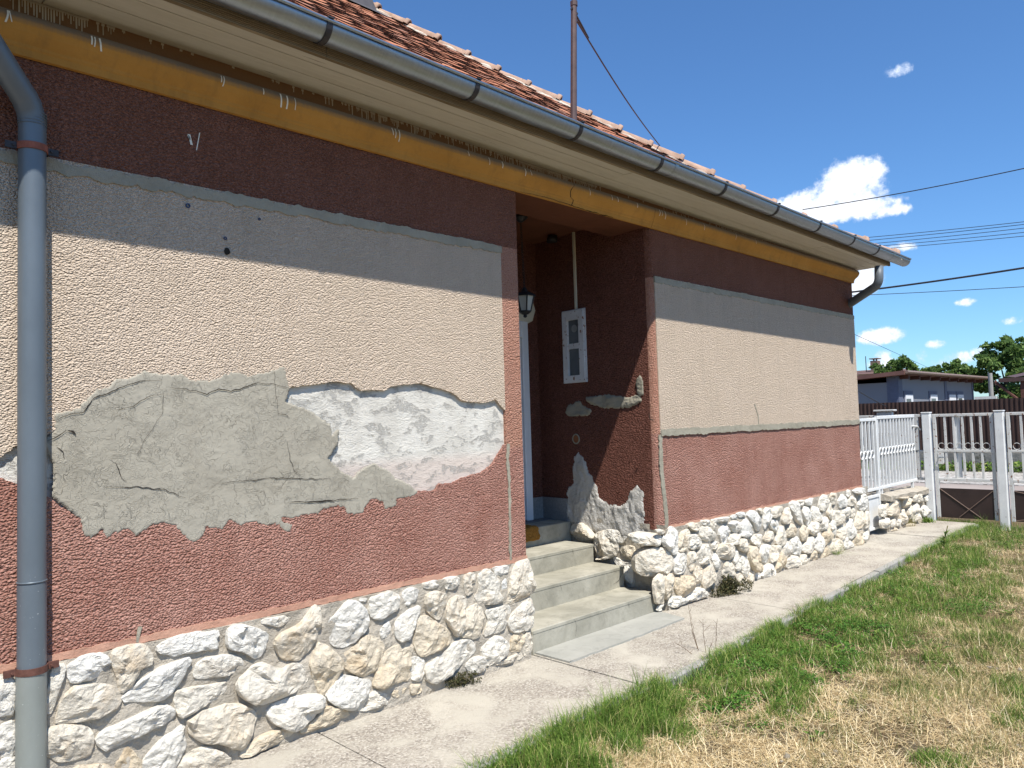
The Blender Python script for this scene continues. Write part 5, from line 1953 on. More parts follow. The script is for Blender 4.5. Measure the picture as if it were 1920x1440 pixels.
# small dark fitting high on the reveal
fu, fz = rv(1047, 440)
mb = MB()
c0 = np.array(RVf(fu, fz, 0.0))
n3 = -RVn
mb.tube([c0 + np.array([0, 0, .20]) - n3 * .0 + RVn * .02, c0 + RVn * .03 + np.array([0, 0, .04])], 0.035, 10)
mb.tube(bend([tuple(c0 + np.array([0, 0, .04]) + RVn * .03), tuple(c0 + RVn * .05 + np.array([0, 0, -.02])), tuple(c0 + RVn * .14 + np.array([0, -.05, -.06]))], .02, 4), 0.03, 10)
mb.lathe([(0.03, 0.0), (0.05, -0.02), (0.052, -.06), (0.0001, -.05)], tuple(c0 + RVn * .14 + np.array([0, -.05, -.04])), 12)
tag(mb.build("wall_fitting", M_BLACK, smooth=True), "small black spot fitting high up on the shaded doorway wall beside the conduit", "spotlight")

# ------------------------------------------------------------------ mast on the roof with its guy wire
mb_ = U(1075, 227, y=-0.30)
mt_ = U(1076, 4, y=-0.30)
mast = empty("roof_mast", (mb_[0], -0.30, mb_[2]), "thin rusty brown iron mast standing on the roof edge with a guy wire", "mast")
mb = MB()
mx, my = float(mb_[0]), -0.30
zb0, zt0 = float(mb_[2]) - 0.06, float(mt_[2])
mb.tube([(mx, my, zb0), ((mx + float(mt_[0])) / 2, my, (zb0 + zt0) / 2), (float(mt_[0]), my, zt0)], [0.0235, 0.0225, 0.0215], 14)
mb.tube([(float(mt_[0]), my, zt0 - .03), (float(mt_[0]), my, zt0 + .004)], 0.026, 14)
mb.build("pole", M_MAST, mast)
mb = MB()
gz1 = hip_pt(1.98, 0.11)
g0 = np.array([float(mt_[0]), my, zt0 - .11])
g_end = UP(1237, 273, np.array([9.99, -0.455, 0]), np.array([1, 1, 0]) / math.sqrt(2))
pts = [g0 + (g_end - g0) * s + np.array([0, 0, -0.05 * math.sin(math.pi * s)]) for s in np.linspace(0, 1, 14)]
mb.tube(pts, 0.006, 6)
mb.tube([g0 + np.array([.02, 0, .02]), g0 + (g_end - g0) * .05 + np.array([0, 0, .02]), g0 + (g_end - g0) * .10], 0.008, 6)
mb.tube([g0 + np.array([-.03, 0, .055]), g0 + np.array([.03, 0, .03])], 0.012, 6)
mb.build("guy_wire", M_IRON, mast)

# ------------------------------------------------------------------ gates and railings
GXP = 12.3


def fixed(name, loc, label, cat, group=None):
    return empty(name, loc, label, cat, group)


def ring(mb, c, r, axis, th=0.006, n=20, wd=None):
    pts = []
    for k in range(n + 1):
        w = 2 * math.pi * k / n
        pts.append((c[0], c[1] + r * math.cos(w), c[2] + r * math.sin(w)) if axis == "x" else (c[0] + r * math.cos(w), c[1], c[2] + r * math.sin(w)))
    mb.tube(pts, th, 6, cap=False)


# posts
def gate_post(y, label, h=1.545, w=0.055):
    p = fixed("gate_post", (GXP, y, 0), label, "gate post", "white posts of the street gates")
    mb = MB()
    mb.cbox(GXP - w, GXP + w, y - w, y + w, -0.1, h - .004, 0.008)
    mb.build("shaft", M_WHITE, p)
    mb = MB()
    mb.cbox(GXP - w - .006, GXP + w + .006, y - w - .006, y + w + .006, h - .004, h + .012, 0.004)
    mb.build("cap", M_WHITE, p)
    return p


gate_post(-0.045, "white square gate post at the end of the low stone wall")
gate_post(-0.970, "white square gate post between the small gate and the wide gate")


def gate(name, ya, yb, nb, label, cat, lock=False, x=GXP):
    """leaf hung in the street line, from ya down to yb (towards -y)"""
    g = fixed(name, (x, (ya + yb) / 2, 0.03), label, cat)
    hw, t = 0.02, 0.018
    mb = MB()
    mb.cbox(x - t, x + t, ya - 0.045, ya, 0.03, 1.525, .004)
    mb.cbox(x - t, x + t, yb, yb + 0.045, 0.03, 1.525, .004)
    mb.cbox(x - t, x + t, yb + .0455, ya - .0455, 1.485, 1.525, .004)
    mb.cbox(x - t, x + t, yb + .0455, ya - .0455, 0.975, 1.010, .004)
    mb.cbox(x - t, x + t, yb + .0455, ya - .0455, 0.560, 0.602, .004)
    mb.build("frame", M_WHITEOLD, g)
    ys = np.linspace(ya - .045, yb + .045, nb + 2)[1:-1]
    for y in ys:
        mb = MB()
        w = 0.0135
        mb.box(x - w, x + w, y - w, y + w, 1.0105, 1.4845)
        mb.box(x - w, x + w, y - w, y + w, 0.6025, 0.9745)
        mb.build("bar", M_WHITEOLD, g)
    edges = [ya - .045] + list(ys) + [yb + .045]
    mb = MB()
    for a, b in zip(edges[:-1], edges[1:]):
        r = min(0.044, abs(a - b) / 2 - 0.012)
        ring(mb, (x, (a + b) / 2, 1.010 + r + .006), r, "x", 0.0045)
    mb.build("ring_row", M_WHITEOLD, g)
    # sheet-metal foot with crossed rods
    mb = MB()
    mb.cbox(x - .008, x + .008, yb + .047, ya - .047, 0.035, 0.455, .002)
    sh = mb.build("foot_panel", M_BROWNSHEET, g)
    mb = MB()
    mb.tube([(x - .014, ya - .05, 0.445), (x - .014, yb + .20 if abs(ya - yb) < 1.2 else yb + .05, 0.045)], 0.005, 6)
    mb.tube([(x - .020, yb + .05, 0.440), (x - .020, ya - .28 if abs(ya - yb) < 1.2 else ya - .05, 0.045)], 0.0045, 6)
    mb.build("cross_rod", M_BROWNROD, sh)
    if lock:
        mb = MB()
        mb.cbox(x - .024, x + .024, ya - .125, ya - .046, 0.80, 0.965, .004)
        lb = mb.build("lock_box", M_WHITEOLD, g)
        mb = MB()
        mb.tube([(x - .02, ya - .07, 0.90), (x - .06, ya - .07, 0.90), (x - .06, ya - .16, 0.90)], 0.008, 8)
        mb.build("handle", M_ZINC, lb)
        mb = MB()
        mb.cbox(x + .02, x + .05, ya - .34, ya - .28, 0.61, 1.52, .004)
        mb.build("stiffener", M_WHITE, g)
    return g


gate("garden_gate", -0.125, -0.895, 5, "narrow white barred gate with rings and a brown sheet foot beside the stone wall", "gate", True)
gate("driveway_gate", -1.05, -3.05, 14, "wide white barred gate with brown sheet foot, cut off by the right edge", "gate")

# side fence running from the house corner to the street: panel door, then railing on the stone wall
RY = 0.10
P0, P1, P2 = 10.10, 10.66, 12.17
g = fixed("side_door", ((P0 + P1) / 2 - .1, RY, 0.06), "white slatted metal door with a blank sheet foot against the house corner", "gate")
mb = MB()
mb.cbox(9.86, P1 - .03, RY - .018, RY + .018, 1.465, 1.505, .004)
mb.cbox(9.86, P1 - .03, RY - .018, RY + .018, 0.555, 0.590, .004)
mb.cbox(9.86, P1 - .03, RY - .018, RY + .018, 0.465, 0.500, .004)
mb.cbox(9.86, P1 - .03, RY - .018, RY + .018, 0.055, 0.090, .004)
mb.cbox(P1 - .0295, P1 + .012, RY - .022, RY + .022, 0.05, 1.51, .004)
mb.build("frame", M_WHITE, g)
for x in np.arange(9.92, P1 - .06, 0.125):
    mb = MB()
    mb.box(x - .013, x + .013, RY - .013, RY + .013, 0.5905, 1.4645)
    mb.build("bar", M_WHITE, g)
mb = MB()
for x in np.arange(9.98, P1 - .06, 0.125):
    ring(mb, (x, RY - .012, 1.03), 0.048, "y", 0.009)
mb.build("ring_row", M_WHITE, g)
mb = MB()
mb.cbox(9.87, P1 - .032, RY - .004, RY + .004, 0.092, 0.463, .001)
mb.build("foot_panel", M_WHITE, g)

g = fixed("wall_railing", ((P1 + P2) / 2, RY, 0.5), "white railing with a row of rings on top of the low stone wall", "railing")
mb = MB()
for za, zb_ in ((1.485, 1.53), (0.555, 0.592)):
    mb = MB()
    mb.cbox(P1 + .03, P2, RY - .02, RY + .02, za, zb_, .004)
    mb.build("rail", M_WHITE, g)
xs = np.linspace(P1 + .06, P2 - .02, 13)
for x in xs:
    mb = MB()
    mb.box(x - .0135, x + .0135, RY - .0135, RY + .0135, 0.5925, 1.4845)
    mb.build("bar", M_WHITE, g)
mb = MB()
for a, b in zip(xs[:-1], xs[1:]):
    ring(mb, ((a + b) / 2, RY - .012, 1.055), 0.046, "y", 0.009)
mb.build("ring_row", M_WHITE, g)
for x in (P1 + .10, P2 - .18):
    mb = MB()
    mb.box(x - .016, x + .016, RY - .016, RY + .016, 0.42, 0.5545)
    mb.build("foot", M_WHITE, g)
mb = MB()
mb.tube([(P2 - .1, RY, 1.36), (P2 + .10, RY - .02, 1.35), (P2 + .14, RY - .05, 1.30)], 0.014, 8)
mb.build("bolt", M_WHITEOLD, g)

# street fence behind, in line with the gates
g = fixed("street_fence", (GXP, 1.4, 0.5), "white barred fence with rings seen behind the railing, along the street", "fence")
mb = MB()
for za, zb_ in ((1.49, 1.53), (0.965, 1.0), (0.56, 0.60)):
    mb = MB()
    mb.cbox(GXP - .018, GXP + .018, 0.02, 3.6, za, zb_, .004)
    mb.build("rail", M_WHITEOLD, g)
ys = np.arange(0.10, 3.6, 0.112)
for i, y in enumerate(ys):
    mb = MB()
    w = 0.014 if i % 6 else 0.026
    mb.box(GXP - w, GXP + w, y - w, y + w, 0.6005, 0.9645)
    mb.box(GXP - w, GXP + w, y - w, y + w, 1.0005, 1.4895)
    mb.build("bar", M_WHITEOLD, g)
mb = MB()
for a, b in zip(ys[:-1], ys[1:]):
    ring(mb, (GXP, (a + b) / 2, 1.05), 0.043, "x", 0.005)
mb.build("ring_row", M_WHITEOLD, g)

# low stone walls: under the railing, and under the street fence
lw = fixed("stone_wall", (11.4, 0.1, 0), "low whitewashed rubble wall with a cement top between the side door and the gate post", "wall")
mb = MB()
FW = lambda u, v, d: (u, 0.0 + d, v)
mortar_grid(mb, 10.70, 12.2, -0.08, 0.46, FW, seed=31, step=.03, amp=.014, mi=1)
mb.box(10.70, 12.2, 0.012, 0.26, -0.08, 0.455, 1)
conv = lambda p: zl(p[0], p[1], 9.0, 1600, 870)
for i, s in enumerate([[(600, 680), (720, 610), (810, 640), (820, 760), (780, 860), (620, 870), (580, 800)], [(850, 600), (920, 560), (970, 640), (940, 720), (860, 750)], [(990, 560), (1100, 480), (1190, 560), (1200, 640), (1100, 650), (1000, 640)],
                       [(1160, 460), (1230, 430), (1240, 500), (1180, 510)], [(1200, 560), (1250, 520), (1270, 620), (1220, 640)], [(820, 850), (870, 750), (910, 830), (920, 1000), (850, 1020), (820, 930)], [(910, 760), (960, 700), (1010, 720), (1000, 860), (940, 950), (910, 880)],
                       [(1010, 720), (1070, 650), (1120, 740), (1110, 900), (1030, 980), (990, 940)], [(1140, 760), (1230, 690), (1270, 760), (1260, 860), (1180, 890)], [(750, 990), (800, 930), (830, 960), (810, 1060), (760, 1050)], [(640, 960), (720, 920), (720, 1020), (660, 1080)],
                       [(860, 1040), (940, 1000), (1080, 1010), (1000, 1060), (880, 1070)], [(670, 1130), (740, 1070), (780, 1110), (700, 1140)], [(480, 720), (560, 680), (580, 760), (560, 900), (480, 880)], [(490, 950), (600, 900), (640, 1000), (600, 1090), (500, 1080)],
                       [(1190, 920), (1250, 890), (1260, 950), (1210, 980)], [(640, 580), (800, 560), (900, 550), (960, 530), (820, 590)]]):
    P = [(float(q[0]), float(q[2])) for q in (U(*conv(p), y=-0.03) for p in s)]
    stone(mb, P, FW, 700 + i, relief=0.7, hmax=0.09, n=24, rings=(0., .25, .5, .7, .86, .96, 1.0))
mb.build("masonry", [M_STONE, M_MORTAR], lw)
mb = MB()
n = 30
vs = []
for i in range(n):
    x = 10.66 + (12.26 - 10.66) * i / (n - 1)
    for y, z in ((-0.05, 0.40), (-0.055, 0.47), (0.04, 0.50), (0.25, 0.50), (0.28, 0.42)):
        q = np.array([x * 6, y * 9, z * 9])
        vs.append((x, y + .018 * float(fbm(q, 3, 3)), z - .03 * (x - 10.66) / 1.6 + .014 * float(fbm(q + 5, 3, 3))))
mb.add(vs, [(i * 5 + k, i * 5 + k + 1, i * 5 + k + 6, i * 5 + k + 5) for i in range(n - 1) for k in range(4)] + [(4, 3, 2, 1, 0)])
mb.build("coping", M_MORTAR, lw, fix=True)
lw2 = fixed("fence_wall", (GXP, 2, 0), "low rubble wall carrying the street fence behind the railing", "wall")
mb = MB()
mb.box(GXP - .14, GXP + .14, 0.02, 4.5, -.12, .42)
mb.build("masonry", M_MORTAR, lw2)

# letter box behind the railing
lb = fixed("letter_box", (GXP - .05, .5, 1.3), "white metal letter box with a flat lid fixed behind the white railing", "letter box")
mb = MB()
mb.cbox(GXP - .10, GXP - .025, 0.40, 0.62, 1.26, 1.57, .006)
mb.build("body", M_WHITE, lb)
mb = MB()
mb.cbox(GXP - .14, GXP - .01, 0.355, 0.655, 1.585, 1.612, .006)
mb.box(GXP - .09, GXP - .03, 0.42, 0.60, 1.571, 1.5848)
mb.build("lid", M_WHITEOLD, lb)
mb = MB()
mb.box(GXP - .104, GXP - .1005, 0.45, 0.57, 1.50, 1.515)
mb.build("slot", M_IRON, lb)

# ------------------------------------------------------------------ across the street
FX = 22.5
bf = fixed("sheet_fence", (FX, 2, 0), "long dark brown corrugated sheet fence on a concrete base across the street", "fence")
mb = MB()
ys = np.arange(-40, 30, 0.027)
ph = [0.0, 0.03, 0.03, 0.0]
vs = []
for i, y in enumerate(ys):
    k = i % 4
    x = FX + (0.028 if k in (1, 2) else 0.0)
    vs += [(x, y, 0.44), (x, y, 1.815)]
mb.add(vs, [(2 * i, 2 * i + 2, 2 * i + 3, 2 * i + 1) for i in range(len(ys) - 1)])
mb.build("corrugated_sheet", plain("brown_corrugated_steel", (0.036, 0.019, 0.015), 0.55, 0.35, 0.1, 0.25, 1.5), bf)
mb = MB()
mb.box(FX - .12, FX + .12, -40, 30, -0.12, 0.45)
mb.build("concrete_base", plain("mossy_concrete_base", (0.20, 0.19, 0.17), 0.95, 0.1, 0, 0.3, 1.3, ((0.10, 0.095, 0.075), 0.56), 0.02), bf)
mb = MB()
for y in np.arange(-39, 29, 2.4):
    mb.box(FX + .04, FX + .09, y, y + .05, 0.4, 1.78)
mb.build("posts", M_IRON, bf)

# blue-grey flat house with a low brown roof
BL = fixed("prefab_house", (39, 10, 0), "blue-grey single storey building with a low brown sheet roof behind the brown fence", "building")
M_BLUEW = plain("blue_grey_panels", (0.20, 0.215, 0.25), 0.6, 0.3, 0, 0.05, 0.5)
M_BLUED = plain("dark_blue_grey_trim", (0.105, 0.12, 0.175), 0.6, 0.3)
bx, by = 33.45, 7.25
mb = MB()
mb.box(bx, 44.4, by, 14.0, -0.1, 2.75)
mb.add([(bx, by, 2.75), (44.4, by, 2.75), (44.4, by, 3.05), (bx, by, 3.05)], [(0, 1, 2, 3)])
mb.build("wall", M_BLUEW, BL)
mb = MB()
x_a = float(U(1676, 740, y=by)[0])
xq = float(U(1771, 740, y=by)[0])
for bb in ((bx - .03, bx + .45, by - .03, by + .42, -.1, 3.0), (xq, xq + .35, by - .025, by + .02, -.1, 3.0), (44.2, 44.43, by - .025, by + .02, -.1, 3.0)):
    mb = MB()
    mb.box(*bb)
    mb.build("pilaster", M_BLUED, BL)
for (pa, pb, ta, tb, sh) in ((1696, 1710.5, 740, 756, 1), (1743, 1756.5, 740, 756, 1), (1778.5, 1791, 740, 754, 0), (1794, 1805.5, 740, 754, 1)):
    a, b = U(pa, ta, y=by - .02), U(pb, tb, y=by - .02)
    x0, x1, z1 = float(a[0]), float(b[0]), float(a[2])
    mb = MB()
    fwid = 0.13
    mb.box(x0 - .08, x1 + .12, by - .03, by, z1 - 1.3, z1 + .16, 1)
    mb.box(x0, x1, by - .07, by - .031, z1 - 1.3, z1, 0)
    w = mb.build("window", [M_PVC, M_BLUED], BL)
    mb = MB()
    if sh:
        mb.box(x0 + fwid * .4, x1 - fwid * 2.2, by - .078, by - .0705, z1 - 1.25, z1 - .17)
        mb.build("pane", M_GLASS, w)
# roof: verge climbs to the near corner, eave runs back along the yard
ra, rb, rc = U(1695, 694.5, x=33.0), U(1607, 704.5, x=33.0), U(1851, 706, z=float(U(1695, 694.5, x=33.0)[2]))
mb = MB()
A = np.array(ra)
B = A + (np.array(rb) - A) * 3.2
Cq = np.array(rc)
Dq = Cq + (B - A)
th = np.array([0, 0, -0.16])
mb.add([A, B, Dq, Cq, A + th, B + th, Dq + th, Cq + th], [(0, 1, 2, 3), (4, 7, 6, 5), (0, 4, 5, 1), (1, 5, 6, 2), (2, 6, 7, 3), (3, 7, 4, 0)])
mb.build("roof", plain("brown_sheet_roof", (0.15, 0.075, 0.06), 0.6, 0.3, 0, 0.2, 1.0), BL)
mb = MB()
for k in range(9):
    mb = MB()
    s = (k + .5) / 9
    p = A + (Cq - A) * s + th
    mb.box(p[0] - .06, p[0] + .06, p[1] + .05, by + .02, p[2] - .16, p[2] - .002)
    mb.build("rafter", M_RUST, BL)
mb = MB()
mb.tube([A + np.array([0.1, -.06, -.06]), Cq + np.array([.2, -.06, -.08])], 0.07, 8)
mb.build("eaves_gutter", plain("brown_eaves_gutter", (0.21, 0.15, 0.12), 0.5), BL)

# older house with a chimney further back
fh = fixed("far_house", (58, 20, 0), "distant house with dark tiled roof and small chimney, left of the trees", "house")
hz = float(U(1690, 684, x=58)[2])
ya, yb_ = float(U(1560, 690, x=58)[1]), float(U(1702, 690, x=58)[1])
ze = float(U(1612, 702, x=58)[2])
mb = MB()
mb.box(58.4, 66, yb_ + .3, ya, -.1, ze)
mb.build("wall", plain("pale_far_wall", (0.52, 0.50, 0.46), 0.9), fh)
mb = MB()
mb.add([(58, yb_, ze), (58, ya + 6, ze), (62.2, ya + 6, hz), (62.2, yb_ + 2.0, hz)], [(0, 3, 2, 1)])
mb.add([(58, yb_, ze), (62.2, yb_ + 2.0, hz), (66.4, yb_, ze)], [(0, 2, 1)])
mb.add([(62.2, yb_ + 2, hz), (62.2, ya + 6, hz), (66.4, ya + 6, ze), (66.4, yb_, ze)], [(0, 3, 2, 1)])
rf = mb.build("roof", plain("dark_old_tiles", (0.135, 0.085, 0.075), 0.9, 0.1, 0, 0.2, 0.8), fh, fix=True)
c0, c1 = U(1634, 690, x=60), U(1646, 676, x=60)
mb = MB()
mb.box(59.8, 60.5, float(c1[1]), float(c0[1]), 2.5, float(c1[2]))
mb.box(59.75, 60.55, float(c1[1]) - .06, float(c0[1]) + .06, float(c1[2]) + .12, float(c1[2]) + .19)
mb.box(59.8, 59.88, float(c1[1]), float(c1[1]) + .08, float(c1[2]), float(c1[2]) + .12)
mb.box(60.4, 60.48, float(c0[1]) - .08, float(c0[1]), float(c1[2]), float(c1[2]) + .12)
mb.build("chimney", plain("brown_far_chimney", (0.22, 0.15, 0.12), 0.9, 0.1, 0, 0.25, 2.0), rf)
an = U(1624, 690, x=60)
mb = MB()
mb.tube([(60, float(an[1]), hz - .3), (60, float(an[1]), float(U(1623, 668, x=60)[2]))], 0.03, 5)
mb.build("aerial", M_IRON, rf)

# carport roof at the right
cp = fixed("carport", (31, 1.2, 0), "dark brown carport roof on posts at the right edge behind the fence", "carport")
p0, p1 = U(1872, 709, x=30), U(1925, 707, x=30)
zc = float(p0[2])
y0c = float(p0[1])
mb = MB()
n = 26
vs = []
for i in range(n):
    y = y0c - 6.0 * i / (n - 1)
    zo = 0.04 * (i % 2)
    vs += [(30, y, zc + zo), (36, y, zc + .45 + zo)]
mb.add(vs, [(2 * i, 2 * i + 1, 2 * i + 3, 2 * i + 2) for i in range(n - 1)])
mb.box(29.98, 30.05, y0c - 6, y0c, zc - .14, zc - .005)
mb.build("roof", plain("brown_carport_sheet", (0.085, 0.05, 0.045), 0.6), cp)
mb = MB()
pc = U(1918, 730, x=30.1)
mb.box(30.05, 30.17, float(pc[1]) - .06, float(pc[1]) + .06, -.1, zc - .01)
mb.tube([(30.1, float(pc[1]), zc - .9), (30.1, float(pc[1]) + .8, zc - .1)], 0.05, 6)
mb.build("post", M_RUST, cp)

pl = fixed("utility_pole", (40, 5.45, 0), "grey concrete pole in front of the big tree behind the blue-grey building", "pole")
q = U(1857, 712, x=40)
mb = MB()
mb.tube([(40, float(q[1]), -.1), (40, float(q[1]), float(q[2]) + .3)], [0.11, 0.09], 10)
mb.build("shaft", plain("grey_concrete_pole", (0.30, 0.29, 0.27), 0.9), pl)
mb = MB()
wq, wz = U(1827, 745, x=30), float(U(1827, 744, x=30)[2])
mb.box(30, 30.2, float(U(1868, 745, x=30)[1]), float(wq[1]), -.1, wz)
tag(mb.build("garden_wall", plain("pale_yard_wall", (0.56, 0.55, 0.52), 0.9)), "low pale yard wall just showing over the fence below the big tree", "wall")

# ------------------------------------------------------------------ overhead wires
def wire(a, b, r, label, sag=0.1, group=None, ext=(0.0, 0.6)):
    a, b = np.array(a, float), np.array(b, float)
    d = b - a
    a, b = a - d * ext[0], b + d * ext[1]
    pts = [a + (b - a) * s + np.array([0, 0, -sag * 4 * s * (1 - s)]) for s in np.linspace(0, 1, 22)]
    mb = MB()
    mb.tube(pts, r, 6)
    tag(mb.build("wire", plain("dark_wire", (0.03, 0.03, 0.035), 0.7) if "dark_wire" not in D.materials else D.materials["dark_wire"]), label, "wire", group)


wire(U(1505, 393, x=17), U(1922, 306, x=17), 0.010, "single thin wire rising across the white cloud, highest of the wires", 0.10)
for k, (ya_, yb_) in enumerate(((443, 413), (448, 418), (454, 425), (459, 433), (464, 440))):
    wire(U(1625 + k * 8, ya_ + 1, x=17 + k * .25), U(1922, yb_, x=17 + k * .25), 0.006, "thin dark line in the bundle of five parallel wires above the roof corner", 0.03, "five parallel wires", (0.3, 0.6))
wire(U(1595, 547, x=14), U(1922, 497.5, x=14), 0.016, "thick black cable passing behind the far downpipe", 0.04, None, (0.1, 0.6))
wire(U(1608, 553, x=15), U(1922, 535.5, x=15), 0.0055, "very thin wire just below the thick black cable", 0.02, None, (0.2, 0.6))
wire(U(1600, 626, x=16), U(1742, 690, x=30), 0.0055, "hair-thin wire slanting down over the small white clouds to the blue-grey building", 0.0, None, (0, 0))
wire(U(1605, 730, x=18), U(1662, 762, x=22.3), 0.014, "short black cable slanting down in front of the blue-grey wall to the brown fence", 0.02, None, (0, 0))


# ------------------------------------------------------------------ foliage
def leaf_cloud(centres, radii, n, size, rng, flat=0.75, shell=0.35):
    """n leaf quads spread through clumps; returns verts, faces"""
    C = np.asarray(centres, float)
    R = np.asarray(radii, float)
    w = R ** 2
    idx = rng.choice(len(C), n, p=w / w.sum())
    d = rng.normal(size=(n, 3))
    d /= np.linalg.norm(d, axis=1)[:, None]
    rr = (shell + (1 - shell) * rng.random(n)) ** 0.7
    P = C[idx] + d * (R[idx] * rr)[:, None] * np.array([1, 1, flat])
    a = rng.normal(size=(n, 3)) + d * 0.3
    a /= np.linalg.norm(a, axis=1)[:, None]
    b = np.cross(a, rng.normal(size=(n, 3)))
    b /= np.linalg.norm(b, axis=1)[:, None]
    s = size * rng.uniform(0.6, 1.3, n)[:, None]
    V = np.stack([P - a * s, P + b * s * .45, P + a * s, P - b * s * .45], 1).reshape(-1, 3)
    return V


def quads_obj(name, V, mat, parent):
    n = len(V) // 4
    return big_mesh(name, V, np.full(n, 4), np.arange(4 * n), mat, parent)


def tree(name, label, base, clumps, n, size, seed, trunk_r=0.14, group=None, cat="tree"):
    rng = np.random.default_rng(seed)
    t = empty(name, base, label, cat, group)
    C = [c[:3] for c in clumps]
    R = [c[3] for c in clumps]
    # break each clump into smaller uneven tufts
    CC, RR = [], []
    for c, r in zip(C, R):
        for _ in range(11):
            d = rng.normal(size=3)
            d /= np.linalg.norm(d)
            CC.append(np.array(c) + d * r * rng.uniform(.45, 1.15) * np.array([1, 1, .85]))
            RR.append(r * rng.uniform(.22, .5))
    V = leaf_cloud(CC, RR, n, size, rng)
    quads_obj("crown", V, M_LEAF, t)
    mb = MB()
    top = np.mean(np.array(C), 0)
    b0 = np.array(base, float)
    mb.tube([b0 + np.array([0, 0, -.1]), b0 + (top - b0) * .35 + np.array([.05, .08, 0]), b0 + (top - b0) * .8], [trunk_r, trunk_r * .75, trunk_r * .4], 8)
    for c, r in list(zip(C, R))[:9]:
        m0 = b0 + (top - b0) * rng.uniform(.3, .7)
        mb.tube([m0, (m0 + np.array(c)) / 2 + rng.normal(0, .1, 3), np.array(c)], [trunk_r * .4, trunk_r * .28, trunk_r * .12], 6)
    mb.build("trunk", M_BARK, t)
    return t


def pxclumps(L, x, mpp):
    """clumps measured as (px, py, radius px) at distance plane x"""
    out = []
    for px, py, r in L:
        q = U(px, py, x=x + random.uniform(-1.2, 1.2))
        out.append((float(q[0]), float(q[1]), float(q[2]), r * mpp))
    return out


mpp = 50.0 / 1440 * 1.0
big = pxclumps([(1850, 690, 22), (1872, 668, 24), (1895, 652, 20), (1915, 668, 26), (1925, 645, 18), (1845, 662, 12), (1840, 720, 20), (1870, 720, 26), (1905, 715, 30), (1890, 690, 24), (1940, 700, 34), (1950, 660, 30), (1856, 648, 8), (1828, 700, 10), (1880, 745, 26), (1920, 745, 28)], 48, mpp)
tree("broadleaf_tree", "big leafy green tree behind the grey pole at the right edge", (48, float(U(1885, 700, x=48)[1]), -.1), big, 12500, 0.135, 11, 0.16)
md = pxclumps([(1780, 694, 11), (1795, 688, 12), (1808, 692, 12), (1815, 700, 12), (1788, 704, 12), (1775, 704, 8), (1800, 704, 14)], 52, mpp)
tree("garden_tree", "dark green round tree top showing above the brown roof left of the big tree", (52, float(U(1797, 700, x=52)[1]), -.1), md, 3200, 0.14, 12)
lo = pxclumps([(1745, 696, 8), (1757, 692, 7), (1765, 698, 8), (1735, 697, 7), (1752, 702, 10), (1728, 700, 5)], 50, mpp)
tree("garden_tree", "low green tree top in the middle of the brown roof line", (50, float(U(1750, 700, x=50)[1]), -.1), lo, 2200, 0.12, 13)
le = pxclumps([(1645, 692, 9), (1660, 690, 9), (1675, 688, 10), (1690, 682, 12), (1697, 676, 7), (1703, 688, 10), (1715, 692, 8), (1650, 698, 10), (1680, 697, 12), (1693, 672, 5)], 48, mpp)
tree("garden_tree", "green tree top beside the far chimney above the blue-grey building", (48, float(U(1680, 700, x=48)[1]), -.1), le, 3600, 0.12, 14)

# weeds at the foot of the brown fence
rng = np.random.default_rng(5)
wc, wr = [], []
for y in np.arange(-8, 9, 0.16):
    h = 0.16 + 0.22 * max(0, float(vnoise(np.array([y * .8, 2., 0]), 3))) + 0.05 * random.random()
    wc.append((22.1 + random.uniform(-.2, .15), y, h * .5))
    wr.append(h)
V = leaf_cloud(wc, wr, 9000, 0.05, rng, 0.9)
V[:, 2] = np.maximum(V[:, 2], 0.005)
o = quads_obj("weeds", V, M_GRASS, None)
tag(o, "green weeds growing along the foot of the brown fence across the street", "weeds", None, "stuff")


# ------------------------------------------------------------------ lawn
def ground_z(x, y):
    return -0.07 + 0.025 * fbm(np.stack([x * 1.3, y * 1.3, x * 0], -1), 3, 3)


def blades(x, y, z, h, w, az, lean, curl, rng):
    """tapered bent blades: returns vertices (5 per blade)"""
    n = len(x)
    d = np.stack([np.cos(az), np.sin(az), np.zeros(n)], 1)
    s = np.stack([-np.sin(az), np.cos(az), np.zeros(n)], 1)
    tw = rng.uniform(-.7, .7, n)[:, None]
    s = s * np.cos(tw) + d * np.sin(tw)
    b = np.stack([x, y, z], 1)
    up = np.array([0, 0, 1.0])
    m = b + d * (h * 0.5 * np.sin(lean))[:, None] + up * (h * 0.5 * np.cos(lean))[:, None]
    l2 = lean + curl
    t = m + d * (h * 0.5 * np.sin(l2))[:, None] + up * (h * 0.5 * np.cos(l2))[:, None]
    W = w[:, None] * 0.5
    V = np.stack([b - s * W, b + s * W, m - s * W * .8, m + s * W * .8, t], 1)
    V[:, :, 2] = np.maximum(V[:, :, 2], (z - 0.01)[:, None] + np.array([0, 0, .004, .004, .006]))
    return V.reshape(-1, 3)


def blades_obj(name, V, mat, parent=None):
    n = len(V) // 5
    base = (np.arange(n) * 5)[:, None]
    lp = np.concatenate([base + np.array([0, 1, 3, 2]), base + np.array([2, 3, 4])], 1).ravel()
    return big_mesh(name, V, np.tile([4, 3], n), lp, mat, parent)


